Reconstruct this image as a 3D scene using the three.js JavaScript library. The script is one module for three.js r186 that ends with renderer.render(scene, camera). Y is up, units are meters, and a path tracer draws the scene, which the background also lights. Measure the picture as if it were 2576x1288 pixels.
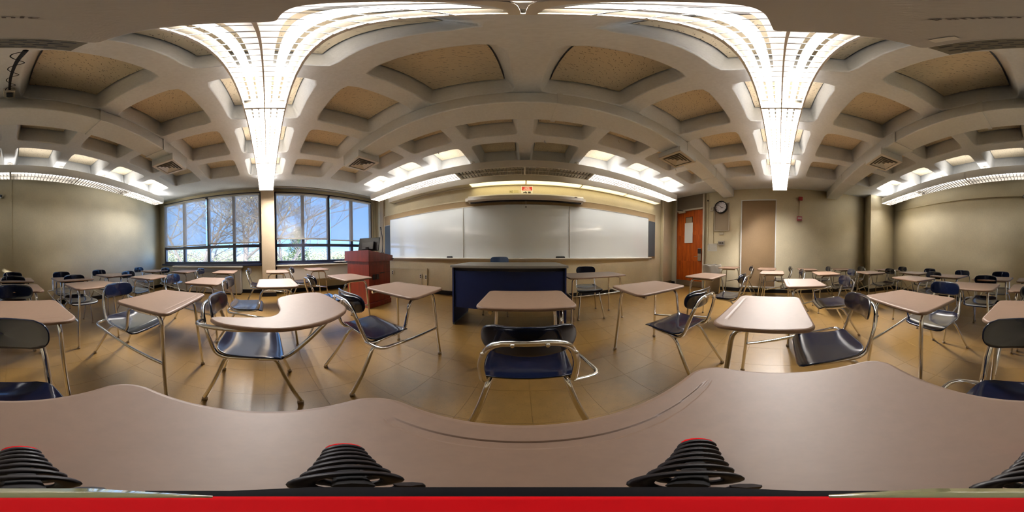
import * as THREE from 'three';
import { RoundedBoxGeometry } from 'three/addons/geometries/RoundedBoxGeometry.js';
import { FontLoader } from 'three/addons/loaders/FontLoader.js';
import { TextGeometry } from 'three/addons/geometries/TextGeometry.js';
import { RectAreaLightUniformsLib } from 'three/addons/lights/RectAreaLightUniformsLib.js';

// ------------------------------------------------------------------ camera, sky, sun, exposure
// The photograph is a full-circle panorama of a classroom. The place is therefore built as a long hall:
// the classroom, measured in metres from its floor, ceiling grid and desks, is unrolled once round its middle,
// so that its four walls stand side by side. unroll() below turns classroom metres into hall metres;
// heights stay as they are and everything is solid geometry in the hall.
const DEPTH = 0.5;                                   // a metre away from the middle is 1 / DEPTH metres of hall
const EYE = 1.0;
const renderer = new THREE.WebGLRenderer();
renderer.toneMapping = THREE.LinearToneMapping;
renderer.toneMappingExposure = 4.8;
renderer.shadowMap.enabled = true;
RectAreaLightUniformsLib.init();
const scene = new THREE.Scene();
const camera = new THREE.PerspectiveCamera(2 * Math.atan(DEPTH * Math.PI / 2) * 180 / Math.PI, 2, 0.02, 2000);
camera.position.set(0, EYE, 0);
camera.lookAt(0, EYE, -10);

const SKY_TOP = [0.045, 0.16, 0.52], SKY_LOW = [0.135, 0.31, 0.64], SKY_GROUND = [0.5, 0.52, 0.5];
{
  const W = 64, H = 128, d = new Float32Array(W * H * 4);
  for (let j = 0; j < H; j++) for (let i = 0; i < W; i++) {
    const up = (j + 0.5) / H * 180 - 90, t = Math.pow(Math.max(0, up) / 90, 0.55);
    for (let c = 0; c < 3; c++) d[(j * W + i) * 4 + c] = up < 0 ? SKY_GROUND[c] : SKY_LOW[c] + (SKY_TOP[c] - SKY_LOW[c]) * t;
    d[(j * W + i) * 4 + 3] = 1;
  }
  const t = new THREE.DataTexture(d, W, H, THREE.RGBAFormat, THREE.FloatType);
  t.mapping = THREE.EquirectangularReflectionMapping; t.magFilter = THREE.LinearFilter; t.needsUpdate = true;
  scene.background = t;
}
const sun = new THREE.DirectionalLight(new THREE.Color(1, 0.94, 0.82), 1.9);
sun.position.set(40, 70, 45); sun.target.position.set(-25, 0, -35); sun.castShadow = true;
sun.shadow.camera.left = -90; sun.shadow.camera.right = 90; sun.shadow.camera.top = 90; sun.shadow.camera.bottom = -90; sun.shadow.camera.far = 260;
sun.shadow.mapSize.set(4096, 4096);
scene.add(sun, sun.target);

const TUBE = new THREE.Color(1, 0.96, 0.93), TUBE_DOWN = 18, TUBE_UP = 2.2, COVE = 0.05;

// ------------------------------------------------------------------ the hall
const YAW = 3.9 * Math.PI / 180, TILT = 1.0 * Math.PI / 180, cT = Math.cos(TILT), sT = Math.sin(TILT), PI = Math.PI, TAU = 2 * PI;
const wrap = (a) => a - TAU * Math.round(a / TAU);
// classroom: x to the right of the whiteboard wall, y up, z = minus the distance towards the whiteboard
function bearing(x, y, z) { return wrap(Math.atan2(x, -z * cT - (y - EYE) * sT) + YAW); }
function unroll(x, y, z, ref, out) {
  const dy = y - EYE, f = -z, up = dy * cT + f * sT, fo = f * cT - dy * sT, r = Math.hypot(x, fo);
  let th = Math.atan2(x, fo) + YAW; th = ref + wrap(th - ref);
  const ph = Math.atan2(up, r), s = Math.abs(ph) < 1e-5 ? r : up / ph;
  out[0] = s * th; out[1] = EYE + up; out[2] = -s / DEPTH;
  return out;
}
const A3 = () => [0, 0, 0];
const hA = A3(), hB = A3(), hM = A3(), J0 = A3(), J1 = A3(), J2 = A3(), J3 = A3(), J4 = A3(), J5 = A3();
function mustSplit(a, b, ref, tol, least) {
  const mx = (a[0] + b[0]) / 2, my = (a[1] + b[1]) / 2, mz = (a[2] + b[2]) / 2;
  const len = Math.hypot(a[0] - b[0], a[1] - b[1], a[2] - b[2]);
  if (len < least) return false;
  const rf = ref === null ? bearing(mx, my, mz) : ref;
  unroll(a[0], a[1], a[2], rf, hA); unroll(b[0], b[1], b[2], rf, hB); unroll(mx, my, mz, rf, hM);
  const dist = Math.hypot(hM[0], hM[1] - EYE, hM[2]);
  const dev = Math.hypot(hM[0] - (hA[0] + hB[0]) / 2, hM[1] - (hA[1] + hB[1]) / 2, hM[2] - (hA[2] + hB[2]) / 2);
  return dev > tol * dist || Math.hypot(hA[0] - hB[0], hA[2] - hB[2]) > 0.35 * dist;
}
const mid = (a, b) => a.map((v, i) => (v + b[i]) / 2);
function boxUV(p, n, o) {
  const ax = Math.abs(n[0]), ay = Math.abs(n[1]), az = Math.abs(n[2]);
  if (ay >= ax && ay >= az) return [p[0] + o, p[2] - o];
  return ax > az ? [p[2] + o, p[1] - o] : [p[0] + o, p[1] - o];
}
// geos: classroom geometries. how.ref: bearing about which they are unrolled, or null where they reach all round;
// how.dup: how far past the ends of the hall they go on
function lay(geos, how) {
  const pos = [], nor = [], uvs = [], tol = how.tol ?? 0.0007, least = how.least ?? 0.012, base = how.base ?? [0, 0, 0];
  const emit = (V, ref) => {
    for (const v of V) {
      unroll(v[0], v[1], v[2], ref, hA);
      const r = Math.hypot(v[0], v[2]), e = Math.min(1e-3, 0.05 * Math.max(r, 0.004));
      unroll(v[0] + e, v[1], v[2], ref, J0); unroll(v[0] - e, v[1], v[2], ref, J1);
      unroll(v[0], v[1] + e, v[2], ref, J2); unroll(v[0], v[1] - e, v[2], ref, J3);
      unroll(v[0], v[1], v[2] + e, ref, J4); unroll(v[0], v[1], v[2] - e, ref, J5);
      const a = [J0[0] - J1[0], J0[1] - J1[1], J0[2] - J1[2]], b = [J2[0] - J3[0], J2[1] - J3[1], J2[2] - J3[2]], c = [J4[0] - J5[0], J4[1] - J5[1], J4[2] - J5[2]];
      const n = [v[3], v[4], v[5]], o = [0, 0, 0];
      for (let i = 0; i < 3; i++) {
        const j = (i + 1) % 3, k = (i + 2) % 3;
        o[i] = (b[j] * c[k] - b[k] * c[j]) * n[0] + (c[j] * a[k] - c[k] * a[j]) * n[1] + (a[j] * b[k] - a[k] * b[j]) * n[2];
      }
      const l = Math.hypot(o[0], o[1], o[2]) || 1;
      pos.push(hA[0] - base[0], hA[1] - base[1], hA[2] - base[2]); nor.push(o[0] / l, o[1] / l, o[2] / l); uvs.push(v[6], v[7]);
    }
  };
  const tri = (a, b, c, depth) => {
    if (depth < 11) {
      const ab = mustSplit(a, b, how.ref, tol, least), bc = mustSplit(b, c, how.ref, tol, least), ca = mustSplit(c, a, how.ref, tol, least);
      const d = depth + 1;
      if (ab && bc && ca) { const x = mid(a, b), y = mid(b, c), z = mid(c, a); tri(a, x, z, d); tri(x, b, y, d); tri(z, y, c, d); tri(x, y, z, d); return; }
      if (ab && bc) { const x = mid(a, b), y = mid(b, c); tri(x, b, y, d); tri(a, x, y, d); tri(a, y, c, d); return; }
      if (bc && ca) { const y = mid(b, c), z = mid(c, a); tri(y, c, z, d); tri(b, y, z, d); tri(b, z, a, d); return; }
      if (ca && ab) { const z = mid(c, a), x = mid(a, b); tri(z, a, x, d); tri(c, z, x, d); tri(c, x, b, d); return; }
      if (ab) { const x = mid(a, b); tri(a, x, c, d); tri(x, b, c, d); return; }
      if (bc) { const y = mid(b, c); tri(b, y, a, d); tri(y, c, a, d); return; }
      if (ca) { const z = mid(c, a); tri(c, z, b, d); tri(z, a, b, d); return; }
    }
    if (how.ref !== null) { emit([a, b, c], how.ref); return; }
    const rf = bearing((a[0] + b[0] + c[0]) / 3, (a[1] + b[1] + c[1]) / 3, (a[2] + b[2] + c[2]) / 3);
    for (const v of [a, b, c]) if (Math.abs(wrap(bearing(v[0], v[1], v[2]) - rf)) > 1.0) return;
    if (!how.dup || how.keep !== false) emit([a, b, c], rf);
    if (how.dup && Math.abs(rf) > PI - how.dup) emit([a, b, c], rf - Math.sign(rf) * TAU);
  };
  for (const g0 of geos.flat(3)) {
    const g = g0.index ? g0.toNonIndexed() : g0, P = g.attributes.position.array, N = g.attributes.normal.array, U = g0.userData.ownUV ? g.attributes.uv.array : null, off = g0.userData.shift ?? how.shift ?? 0;
    for (let i = 0; i < P.length; i += 9) {
      const V = [0, 3, 6].map((k) => [P[i + k], P[i + k + 1], P[i + k + 2], N[i + k], N[i + k + 1], N[i + k + 2]]);
      const n = [V[0][3] + V[1][3] + V[2][3], V[0][4] + V[1][4] + V[2][4], V[0][5] + V[1][5] + V[2][5]];
      V.forEach((v, k) => { const q = U ? [U[(i / 3 + k) * 2], U[(i / 3 + k) * 2 + 1]] : boxUV(v, n, off); v.push(q[0], q[1]); });
      tri(V[0], V[1], V[2], 0);
    }
  }
  const out = new THREE.BufferGeometry();
  out.setAttribute('position', new THREE.BufferAttribute(new Float32Array(pos), 3));
  out.setAttribute('normal', new THREE.BufferAttribute(new Float32Array(nor), 3));
  out.setAttribute('uv', new THREE.BufferAttribute(new Float32Array(uvs), 2));
  return out;
}

// ------------------------------------------------------------------ objects
const taken = new Map();
function numbered(name) { const n = taken.get(name) ?? 0; taken.set(name, n + 1); return n ? `${name}_${String(n).padStart(3, '0')}` : name; }
function mesh(name, geometry, material, parent) {
  const m = new THREE.Mesh(geometry, material); m.name = name; m.castShadow = m.receiveShadow = true;
  (parent ?? scene).add(m); return m;
}
// a thing: a Group at its base; x, f = where it stands in the classroom, y = height of its base
function thing(name, label, category, x, f, y = 0, o = {}) {
  const g = new THREE.Group(); g.name = numbered(name); scene.add(g);
  const ref = o.ref === undefined ? bearing(x, y, -f) : o.ref, b = unroll(x, y, -f, ref ?? bearing(x, y, -f), [0, 0, 0]);
  g.position.set(b[0], b[1], b[2]);
  g.userData = { label, category }; if (o.group) g.userData.group = o.group;
  g.how = { ref, base: b, dup: o.dup, tol: o.tol, least: o.least };
  return g;
}
function part(t, name, material, geos, o = {}) {
  const how = { ...t.how, ...o };
  const m = mesh(name, lay([geos], how), material, o.under ?? t);
  if (o.label) m.userData.label = o.label;
  if (o.kind) m.userData.kind = o.kind;
  m.how = t.how;
  return m;
}
function structure(name, material, geos, o = {}) {
  const m = mesh(name, lay([geos], { ref: null, ...o }), material);
  m.userData.kind = 'structure'; if (o.label) m.userData.label = o.label;
  m.how = { ref: null, base: [0, 0, 0], ...o };
  return m;
}

// ------------------------------------------------------------------ classroom shapes (x right, y up, z = -f)
const V3 = (x, y, z) => new THREE.Vector3(x, y, z);
function box(x0, x1, y0, y1, f0, f1, b = 0, seg = 2) {
  const w = Math.abs(x1 - x0), h = Math.abs(y1 - y0), d = Math.abs(f1 - f0), e = Math.min(b, w * 0.49, h * 0.49, d * 0.49);
  const g = e > 0 ? new RoundedBoxGeometry(w, h, d, seg, e) : new THREE.BoxGeometry(w, h, d);
  g.translate((x0 + x1) / 2, (y0 + y1) / 2, -(f0 + f1) / 2); return g;
}
function surf(rows, cols, fn, closed = false) {
  const p = [], idx = [], C = closed ? cols : cols + 1;
  for (let i = 0; i <= rows; i++) for (let j = 0; j < C; j++) p.push(...fn(i / rows, j / cols, i, j));
  for (let i = 0; i < rows; i++) for (let j = 0; j < cols; j++) {
    const a = i * C + j, b = i * C + (j + 1) % C, c = (i + 1) * C + j, d = (i + 1) * C + (j + 1) % C;
    idx.push(a, c, b, b, c, d);
  }
  const g = new THREE.BufferGeometry();
  g.setAttribute('position', new THREE.Float32BufferAttribute(p, 3)); g.setIndex(idx); g.computeVertexNormals(); return g;
}
function flatten(g) { const n = g.index ? g.toNonIndexed() : g; n.computeVertexNormals(); return n; }
// swept round bar through points [x, y, f] with rounded bends
function bar(pts, rad, o = {}) {
  const bend = o.bend ?? 0.05, seg = o.seg ?? 8, P = pts.map(([x, y, f]) => V3(x, y, -f)), path = [P[0]];
  for (let i = 1; i < P.length - 1; i++) {
    const d0 = P[i - 1].clone().sub(P[i]), d1 = P[i + 1].clone().sub(P[i]), l = Math.min(bend, d0.length() * 0.48, d1.length() * 0.48);
    const a = P[i].clone().addScaledVector(d0.normalize(), l), b = P[i].clone().addScaledVector(d1.normalize(), l), n = o.arc ?? 4;
    for (let k = 0; k <= n; k++) { const t = k / n; path.push(a.clone().multiplyScalar((1 - t) * (1 - t)).addScaledVector(P[i], 2 * t * (1 - t)).addScaledVector(b, t * t)); }
  }
  path.push(P[P.length - 1]);
  return sweep(path, rad, seg, o.caps !== false);
}
function sweep(path, rad, seg, caps = true) {
  const n = path.length, T = path.map((p, i) => path[Math.min(n - 1, i + 1)].clone().sub(path[Math.max(0, i - 1)]).normalize());
  let u = Math.abs(T[0].y) < 0.9 ? V3(0, 1, 0) : V3(1, 0, 0); u.addScaledVector(T[0], -u.dot(T[0])).normalize();
  const rings = path.map((p, i) => { u = u.clone().addScaledVector(T[i], -u.dot(T[i])).normalize(); return [p, u.clone(), T[i].clone().cross(u)]; });
  const R = typeof rad === 'function' ? rad : () => rad;
  const g = surf(n - 1, seg, (_, v, i) => { const [p, a, b] = rings[i], c = Math.cos(v * TAU) * R(i / (n - 1)), s = Math.sin(v * TAU) * R(i / (n - 1)); return [p.x + a.x * c + b.x * s, p.y + a.y * c + b.y * s, p.z + a.z * c + b.z * s]; }, true);
  // turn faces outwards
  const q = g.attributes.position, nn = g.attributes.normal;
  const d = V3(q.getX(0) - path[0].x, q.getY(0) - path[0].y, q.getZ(0) - path[0].z);
  if (d.x * nn.getX(0) + d.y * nn.getY(0) + d.z * nn.getZ(0) < 0) { const ix = g.index.array; for (let i = 0; i < ix.length; i += 3) { const t = ix[i]; ix[i] = ix[i + 1]; ix[i + 1] = t; } g.computeVertexNormals(); }
  if (!caps) return g;
  const cap = (i, s) => {
    const [p, a, b] = rings[i], r = R(i / (n - 1)), pp = [p.x, p.y, p.z], idx = [];
    for (let k = 0; k < seg; k++) { const c = Math.cos(k / seg * TAU) * r, e = Math.sin(k / seg * TAU) * r; pp.push(p.x + a.x * c + b.x * e, p.y + a.y * c + b.y * e, p.z + a.z * c + b.z * e); idx.push(0, s > 0 ? k + 1 : (k + 1) % seg + 1, s > 0 ? (k + 1) % seg + 1 : k + 1); }
    const h = new THREE.BufferGeometry(); h.setAttribute('position', new THREE.Float32BufferAttribute(pp, 3)); h.setIndex(idx); h.computeVertexNormals(); return h;
  };
  return [g, cap(0, -1), cap(n - 1, 1)];
}
// upright lathe of [radius, y] about (x, f)
function turned(profile, x, f, seg = 20) { const g = new THREE.LatheGeometry(profile.map(([r, y]) => new THREE.Vector2(r, y)), seg); g.translate(x, 0, -f); return g; }
// rounded rectangle, halves a, b, corner rc: point for square coordinates p, q in -1..1
function squircle(p, q, a, b, rc) {
  const x = p * a, z = q * b, ix = a - rc, iz = b - rc;
  if (Math.abs(x) <= ix || Math.abs(z) <= iz) return [x, z];
  const lx = (Math.abs(x) - ix) / rc, lz = (Math.abs(z) - iz) / rc, h = Math.hypot(lx, lz), m = Math.max(lx, lz) / (h || 1);
  return [Math.sign(x) * (ix + lx * m * rc), Math.sign(z) * (iz + lz * m * rc)];
}
// cushion-like plate in the x-f plane made of rings, with rounded rim; lift(x, f) raises it
function plate(a, b, rc, th, lift = () => 0, o = {}) {
  const M = o.around ?? 36, e = th / 2, rings = [[0, 1], [0.35, 1], [0.7, 1], [1, 1]].map(([t]) => [t, th]), taper = o.taper ?? 0;
  const prof = [];
  for (const t of [0.001, 0.3, 0.6, 0.85]) prof.push([t, 0, e]);
  for (let k = 0; k <= 4; k++) { const w = k / 4 * PI; prof.push([1, Math.sin(w) * e, Math.cos(w) * e]); }
  for (const t of [0.85, 0.6, 0.3, 0.001]) prof.push([t, 0, -e]);
  const edge = (j) => { const s = (j / M) * 8, k = Math.floor(s) % 8, t = s - Math.floor(s); const c = [[1, -0 + t], [1 - t, 1], [-t, 1], [-1, 1 - t], [-1, -t], [-1 + t, -1], [t, -1], [1, -1 + t]][k]; return c; };
  const g = surf(prof.length - 1, M, (_, __, i, j) => {
    const [t, out, h] = prof[i], [p, q] = edge(j), [x, z] = squircle(p, q, a - e, b - e, Math.max(0.001, rc - e)), l = Math.hypot(x, z) || 1;
    let X = x * t + x / l * out, F = -(z * t + z / l * out); X *= 1 + taper * F / b;
    return [X, h + lift(X, F), -F];
  }, true);
  const ix = g.index.array, n = g.attributes.normal; if (n.getY(M * 2) < 0) { for (let i = 0; i < ix.length; i += 3) { const t = ix[i]; ix[i] = ix[i + 1]; ix[i + 1] = t; } g.computeVertexNormals(); }
  void rings; return g;
}
function bent(g, fn) { const q = g.attributes.position; for (let i = 0; i < q.count; i++) { const r = fn(q.getX(i), q.getY(i), -q.getZ(i)); q.setXYZ(i, r[0], r[1], -r[2]); } g.computeVertexNormals(); return g; }
function move(g, x, y, f, turn = 0) {
  return [g].flat(3).map((q) => { const c = q.clone(); c.userData = { ...q.userData }; c.applyMatrix4(new THREE.Matrix4().makeRotationY(turn)); c.translate(x, y, -f); return c; });
}
// flat sheet facing the room with 0..1 uv: corners p0 (lower left as read), along, up
function sheet(p0, along, up, seg = 1) {
  const P = (u, v) => [p0[0] + along[0] * u + up[0] * v, p0[1] + along[1] * u + up[1] * v, -(p0[2] + along[2] * u + up[2] * v)];
  const g = surf(seg, seg, (v, u) => P(u, 1 - v)); const uv = [];
  for (let i = 0; i <= seg; i++) for (let j = 0; j <= seg; j++) uv.push(j / seg, 1 - i / seg);
  g.setAttribute('uv', new THREE.Float32BufferAttribute(uv, 2)); g.userData.ownUV = true; return g;
}

// ------------------------------------------------------------------ random, textures, materials
let seed = 7;
const rnd = () => { seed = (seed * 1664525 + 1013904223) >>> 0; return seed / 4294967296; };
const lattice = (n) => { const a = new Float32Array(n * n); for (let i = 0; i < a.length; i++) a[i] = rnd(); return (x, y) => { const ix = Math.floor(x), iy = Math.floor(y), u = x - ix, v = y - iy, s = u * u * (3 - 2 * u), t = v * v * (3 - 2 * v), at = (i, j) => a[((j % n) + n) % n * n + ((i % n) + n) % n]; return (at(ix, iy) * (1 - s) + at(ix + 1, iy) * s) * (1 - t) + (at(ix, iy + 1) * (1 - s) + at(ix + 1, iy + 1) * s) * t; }; };
const n8 = lattice(8), n32 = lattice(32), n128 = lattice(128), n16 = lattice(16);
function texture(size, metres, fn, srgb = true) {
  const d = new Uint8Array(size * size * 4);
  for (let j = 0; j < size; j++) for (let i = 0; i < size; i++) { const c = fn(i / size, j / size, i, j), k = (j * size + i) * 4; for (let m = 0; m < 3; m++) d[k + m] = Math.max(0, Math.min(255, Math.round((Array.isArray(c) ? c[m] : c) * 255))); d[k + 3] = 255; }
  const t = new THREE.DataTexture(d, size, size); t.magFilter = THREE.LinearFilter; t.minFilter = THREE.LinearMipmapLinearFilter; t.generateMipmaps = true;
  t.wrapS = t.wrapT = THREE.RepeatWrapping; if (metres) t.repeat.set(1 / metres[0], 1 / metres[1]); if (srgb) t.colorSpace = THREE.SRGBColorSpace; t.needsUpdate = true; return t;
}
function canvas(w, h, draw) {
  const c = document.createElement('canvas'); c.width = w; c.height = h; const x = c.getContext('2d'); draw(x, w, h);
  const t = new THREE.CanvasTexture(c); t.colorSpace = THREE.SRGBColorSpace; t.magFilter = THREE.LinearFilter; return t;
}
const mat = (color, roughness = 0.6, o = {}) => new THREE.MeshPhysicalMaterial({ color: Array.isArray(color) ? new THREE.Color().setRGB(...color) : new THREE.Color(color), roughness, side: THREE.DoubleSide, ...o });
const mottle = (amp, f1 = n32, k1 = 32) => (u, v) => 1 - amp + amp * (0.6 * f1(u * k1, v * k1) + 0.4 * n128(u * 128, v * 128));
const tPaint = texture(256, [1.7, 1.7], (u, v) => 0.93 + 0.07 * (0.5 * n8(u * 8, v * 8) + 0.5 * n128(u * 128, v * 128)));
const tBump = texture(256, [0.35, 0.35], (u, v) => n128(u * 128, v * 128) * 0.6 + n32(u * 32, v * 32) * 0.4, false);
const tFloor = texture(512, [0.61, 0.61], (u, v) => {
  const a = n16(u * 16, v * 16), b = n128(u * 128, v * 128), c = n128(v * 128 + 40, u * 64 + 9), f = b > 0.86 ? -0.09 : b < 0.1 ? 0.06 : 0, g = c > 0.9 ? -0.06 : 0, k = 0.9 + 0.06 * a + f + g;
  return [k, k * 0.985, k * 0.95];
});
const tTile = canvas(1024, 1024, (x, w, h) => {
  x.fillStyle = '#efe8db'; x.fillRect(0, 0, w, h);
  for (let i = 0; i < 9000; i++) { x.fillStyle = `rgba(${rnd() > 0.5 ? '255,250,240' : '200,188,170'},0.35)`; x.fillRect(rnd() * w, rnd() * h, 2, 2); }
  for (let i = 0; i < 520; i++) { const px = rnd() * w, py = rnd() * h, a = 0.6 + (rnd() - 0.5) * 0.9, l = 8 + rnd() * 22; x.strokeStyle = `rgba(95,80,62,${0.35 + rnd() * 0.45})`; x.lineWidth = 2 + rnd() * 4; x.beginPath(); x.moveTo(px, py); x.lineTo(px + Math.cos(a) * l, py + Math.sin(a) * l); x.stroke(); }
});
tTile.wrapS = tTile.wrapT = THREE.RepeatWrapping; tTile.repeat.set(1 / 0.7, 1 / 0.7);
const woodMap = (dark, light, kx, ky) => texture(512, [0.8, 0.8], (u, v) => { const w = n16(u * 16 + 3 * n8(u * 8, v * 8), v * ky), g = n128(u * 128, v * 8), s = n32(u * 32, v * 2) * 0.5 + w * 0.3 + g * 0.2; return [0, 1, 2].map((c) => dark[c] + (light[c] - dark[c]) * s); });
const tCherry = woodMap([0.36, 0.13, 0.1], [0.56, 0.24, 0.18], 1, 1), tOak = woodMap([0.55, 0.24, 0.06], [0.86, 0.46, 0.16], 1, 1);
const tTop = texture(256, [0.5, 0.5], mottle(0.05));
const M = {
  wall: mat([0.74, 0.655, 0.46], 0.75, { map: tPaint, bumpMap: tBump, bumpScale: 0.0006 }),
  tanwall: mat([0.50, 0.39, 0.26], 0.7, { map: tPaint }),
  ceiling: mat([0.84, 0.87, 0.9], 0.8, { map: tPaint, bumpMap: tBump, bumpScale: 0.0008 }),
  acoustic: mat([0.93, 0.86, 0.72], 0.95, { map: tTile }),
  floor: mat([0.235, 0.136, 0.038], 0.34, { map: tFloor, specularIntensity: 0.45 }),
  floor2: mat([0.228, 0.133, 0.038], 0.34, { map: tFloor, specularIntensity: 0.45 }),
  joint: mat([0.19, 0.12, 0.05], 0.8),
  duct: mat([0.78, 0.8, 0.8], 0.6, { map: tPaint }),
  white: mat([0.74, 0.70, 0.63], 0.45),
  louver: mat([0.76, 0.73, 0.69], 0.35),
  blade: mat([0.12, 0.11, 0.1], 0.5),
  steel: mat([0.55, 0.53, 0.5], 0.35, { metalness: 0.9 }),
  chrome: mat([0.74, 0.75, 0.77], 0.12, { metalness: 1 }),
  glide: mat([0.3, 0.24, 0.18], 0.5),
  laminate: mat([0.215, 0.134, 0.09], 0.5, { map: tTop, specularIntensity: 0.4 }),
  navy: mat([0.005, 0.008, 0.024], 0.13, { specularIntensity: 0.24 }),
  blue: mat([0.03, 0.075, 0.2], 0.35),
  deskblue: mat([0.006, 0.016, 0.085], 0.6, { specularIntensity: 0.5 }),
  greytop: mat([0.2, 0.2, 0.195], 0.35),
  darkplate: mat([0.015, 0.013, 0.02], 0.5),
  frame: mat([0.018, 0.02, 0.045], 0.4),
  glass: mat([1, 1, 1], 0.0, { transmission: 1, thickness: 0, ior: 1.45 }),
  shade: mat([0.72, 0.68, 0.63], 0.3, { transmission: 0.6, thickness: 0, specularIntensity: 0.15 }),
  hem: mat([0.5, 0.46, 0.4], 0.7),
  board: mat([0.76, 0.81, 0.82], 0.16, { clearcoat: 0.2 }),
  slate: mat([0.07, 0.085, 0.1], 0.6),
  alu: mat([0.6, 0.58, 0.53], 0.4, { metalness: 0.7 }),
  cork: mat([0.40, 0.285, 0.155], 0.9, { map: tPaint }),
  cherry: mat([0.8, 0.42, 0.36], 0.38, { map: tCherry, specularIntensity: 0.6 }),
  oak: mat([1, 0.82, 0.5], 0.4, { map: tOak }),
  black: mat([0.01, 0.01, 0.013], 0.5, { specularIntensity: 0.4 }),
  rubber: mat([0.012, 0.011, 0.012], 0.7, { specularIntensity: 0.15 }),
  mount: mat([0.008, 0.007, 0.009], 0.8, { specularIntensity: 0.08 }),
  coil: mat([0.02, 0.017, 0.02], 0.4, { specularIntensity: 0.1 }),
  red: mat([0.62, 0.006, 0.01], 0.8, { specularIntensity: 0.04 }),
  alarm: mat([0.34, 0.02, 0.03], 0.4),
  beigebox: mat([0.55, 0.5, 0.41], 0.6),
  unit: mat([0.42, 0.38, 0.33], 0.5),
  paper: mat([0.72, 0.72, 0.7], 0.9),
  panel: mat([0.30, 0.195, 0.10], 0.7, { map: tPaint }),
  grille: mat([0.36, 0.29, 0.21], 0.8),
  projector: mat([0.46, 0.46, 0.47], 0.5, { bumpMap: tBump, bumpScale: 0.0008 }),
  vent: mat([0.13, 0.12, 0.085], 0.6),
  bin: mat([0.4, 0.34, 0.25], 0.6),
  bag: mat([0.6, 0.57, 0.52], 0.35, { transmission: 0.75, thickness: 0 }),
  bark: mat([0.3, 0.26, 0.23], 0.9),
  lawn: mat([0.62, 0.62, 0.5], 1),
  leafA: mat([0.5, 0.5, 0.3], 0.9), leafB: mat([0.12, 0.17, 0.08], 0.9),
  text: mat([0.07, 0.055, 0.06], 0.5),
  obscure: mat([0.26, 0.21, 0.155], 0.35, { bumpMap: texture(256, [0.12, 0.12], (u, v) => 0.5 + 0.5 * Math.sin((u + v) * 40 * PI) * Math.sin(u * 60 * PI), false), bumpScale: 0.003 }),
  screen: mat([0.30, 0.31, 0.16], 0.1, { clearcoat: 1 }),  // greenish base colour paints in what the screen reflects
};
const glow = (c, k) => new THREE.MeshPhysicalMaterial({ color: 0xffffff, roughness: 0.4, emissive: c, emissiveIntensity: k });
M.tube = glow(TUBE, 0.7); M.tubeoff = mat([0.75, 0.72, 0.66], 0.3);
M.diffuser = glow(new THREE.Color(1, 0.86, 0.5), 0.3); M.diffuseroff = mat([0.6, 0.56, 0.45], 0.5);
// an area light of the same size as the glowing face it stands before; centre and half-axes in the classroom
function panel(cx, cy, cf, hx, hf, down, color, power, ref) {
  const rf = ref ?? bearing(cx, cy, -cf), at = (x, f) => new THREE.Vector3(...unroll(x, cy, -f, rf, [0, 0, 0]));
  const a = at(cx - hx, cf), b = at(cx + hx, cf), c = at(cx, cf - hf), d = at(cx, cf + hf), X = b.clone().sub(a), Y = d.clone().sub(c);
  const w = X.length(), nx = X.clone().normalize(); let ny = Y.addScaledVector(nx, -Y.dot(nx)); const h = ny.length(); ny.normalize();
  let nz = nx.clone().cross(ny); if ((nz.y > 0) !== down) { ny.negate(); nz.negate(); }
  const l = new THREE.RectAreaLight(color, power, w, h); l.position.copy(at(cx, cf));
  l.quaternion.setFromRotationMatrix(new THREE.Matrix4().makeBasis(nx, ny, nz)); l.castShadow = true; l.name = 'tube_light'; scene.add(l);
}
// ------------------------------------------------------------------ the room
const XL = -4.35, XR = 4.32, FF = 3.45, FB = -3.35, HC = 2.9, END = 0.46;
function setting(name, x, f, y = 0, o = {}) { const g = thing(name, undefined, undefined, x, f, y, o); g.userData = { kind: 'structure' }; return g; }
{ // floor of square vinyl tiles
  const floor = structure('floor', M.joint, box(-4.5, 4.5, -0.1, -0.003, -3.5, 3.6), { dup: 1.1, least: 0.03 });
  const S = 0.305, all = [];
  for (let i = -15; i <= 14; i++) for (let j = -11; j <= 11; j++) { const x = (i + 0.62) * S, f = (j + 0.4) * S; all.push([x, f, Math.hypot(x, f)]); }
  all.sort((a, b) => a[2] - b[2]);
  const cut = 0.0006, geo = ([x, f]) => { const g = box(Math.max(-4.4, x - S / 2 + cut), Math.min(4.38, x + S / 2 - cut), -0.004, 0, Math.max(-3.4, f - S / 2 + cut), Math.min(3.5, f + S / 2 - cut)); g.userData.shift = Math.round(rnd() * 40) * 0.083; return g; };
  const far = []; let n = 0;
  for (const t of all) {
    if (t[2] > 0.5 && n < 300) { n++; part(floor, 'tile', rnd() > 0.5 ? M.floor : M.floor2, geo(t), { dup: END }); } else far.push(geo(t));
  }
  part(floor, 'tile_field', M.floor, far, { dup: END, kind: 'stuff' });
}
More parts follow.
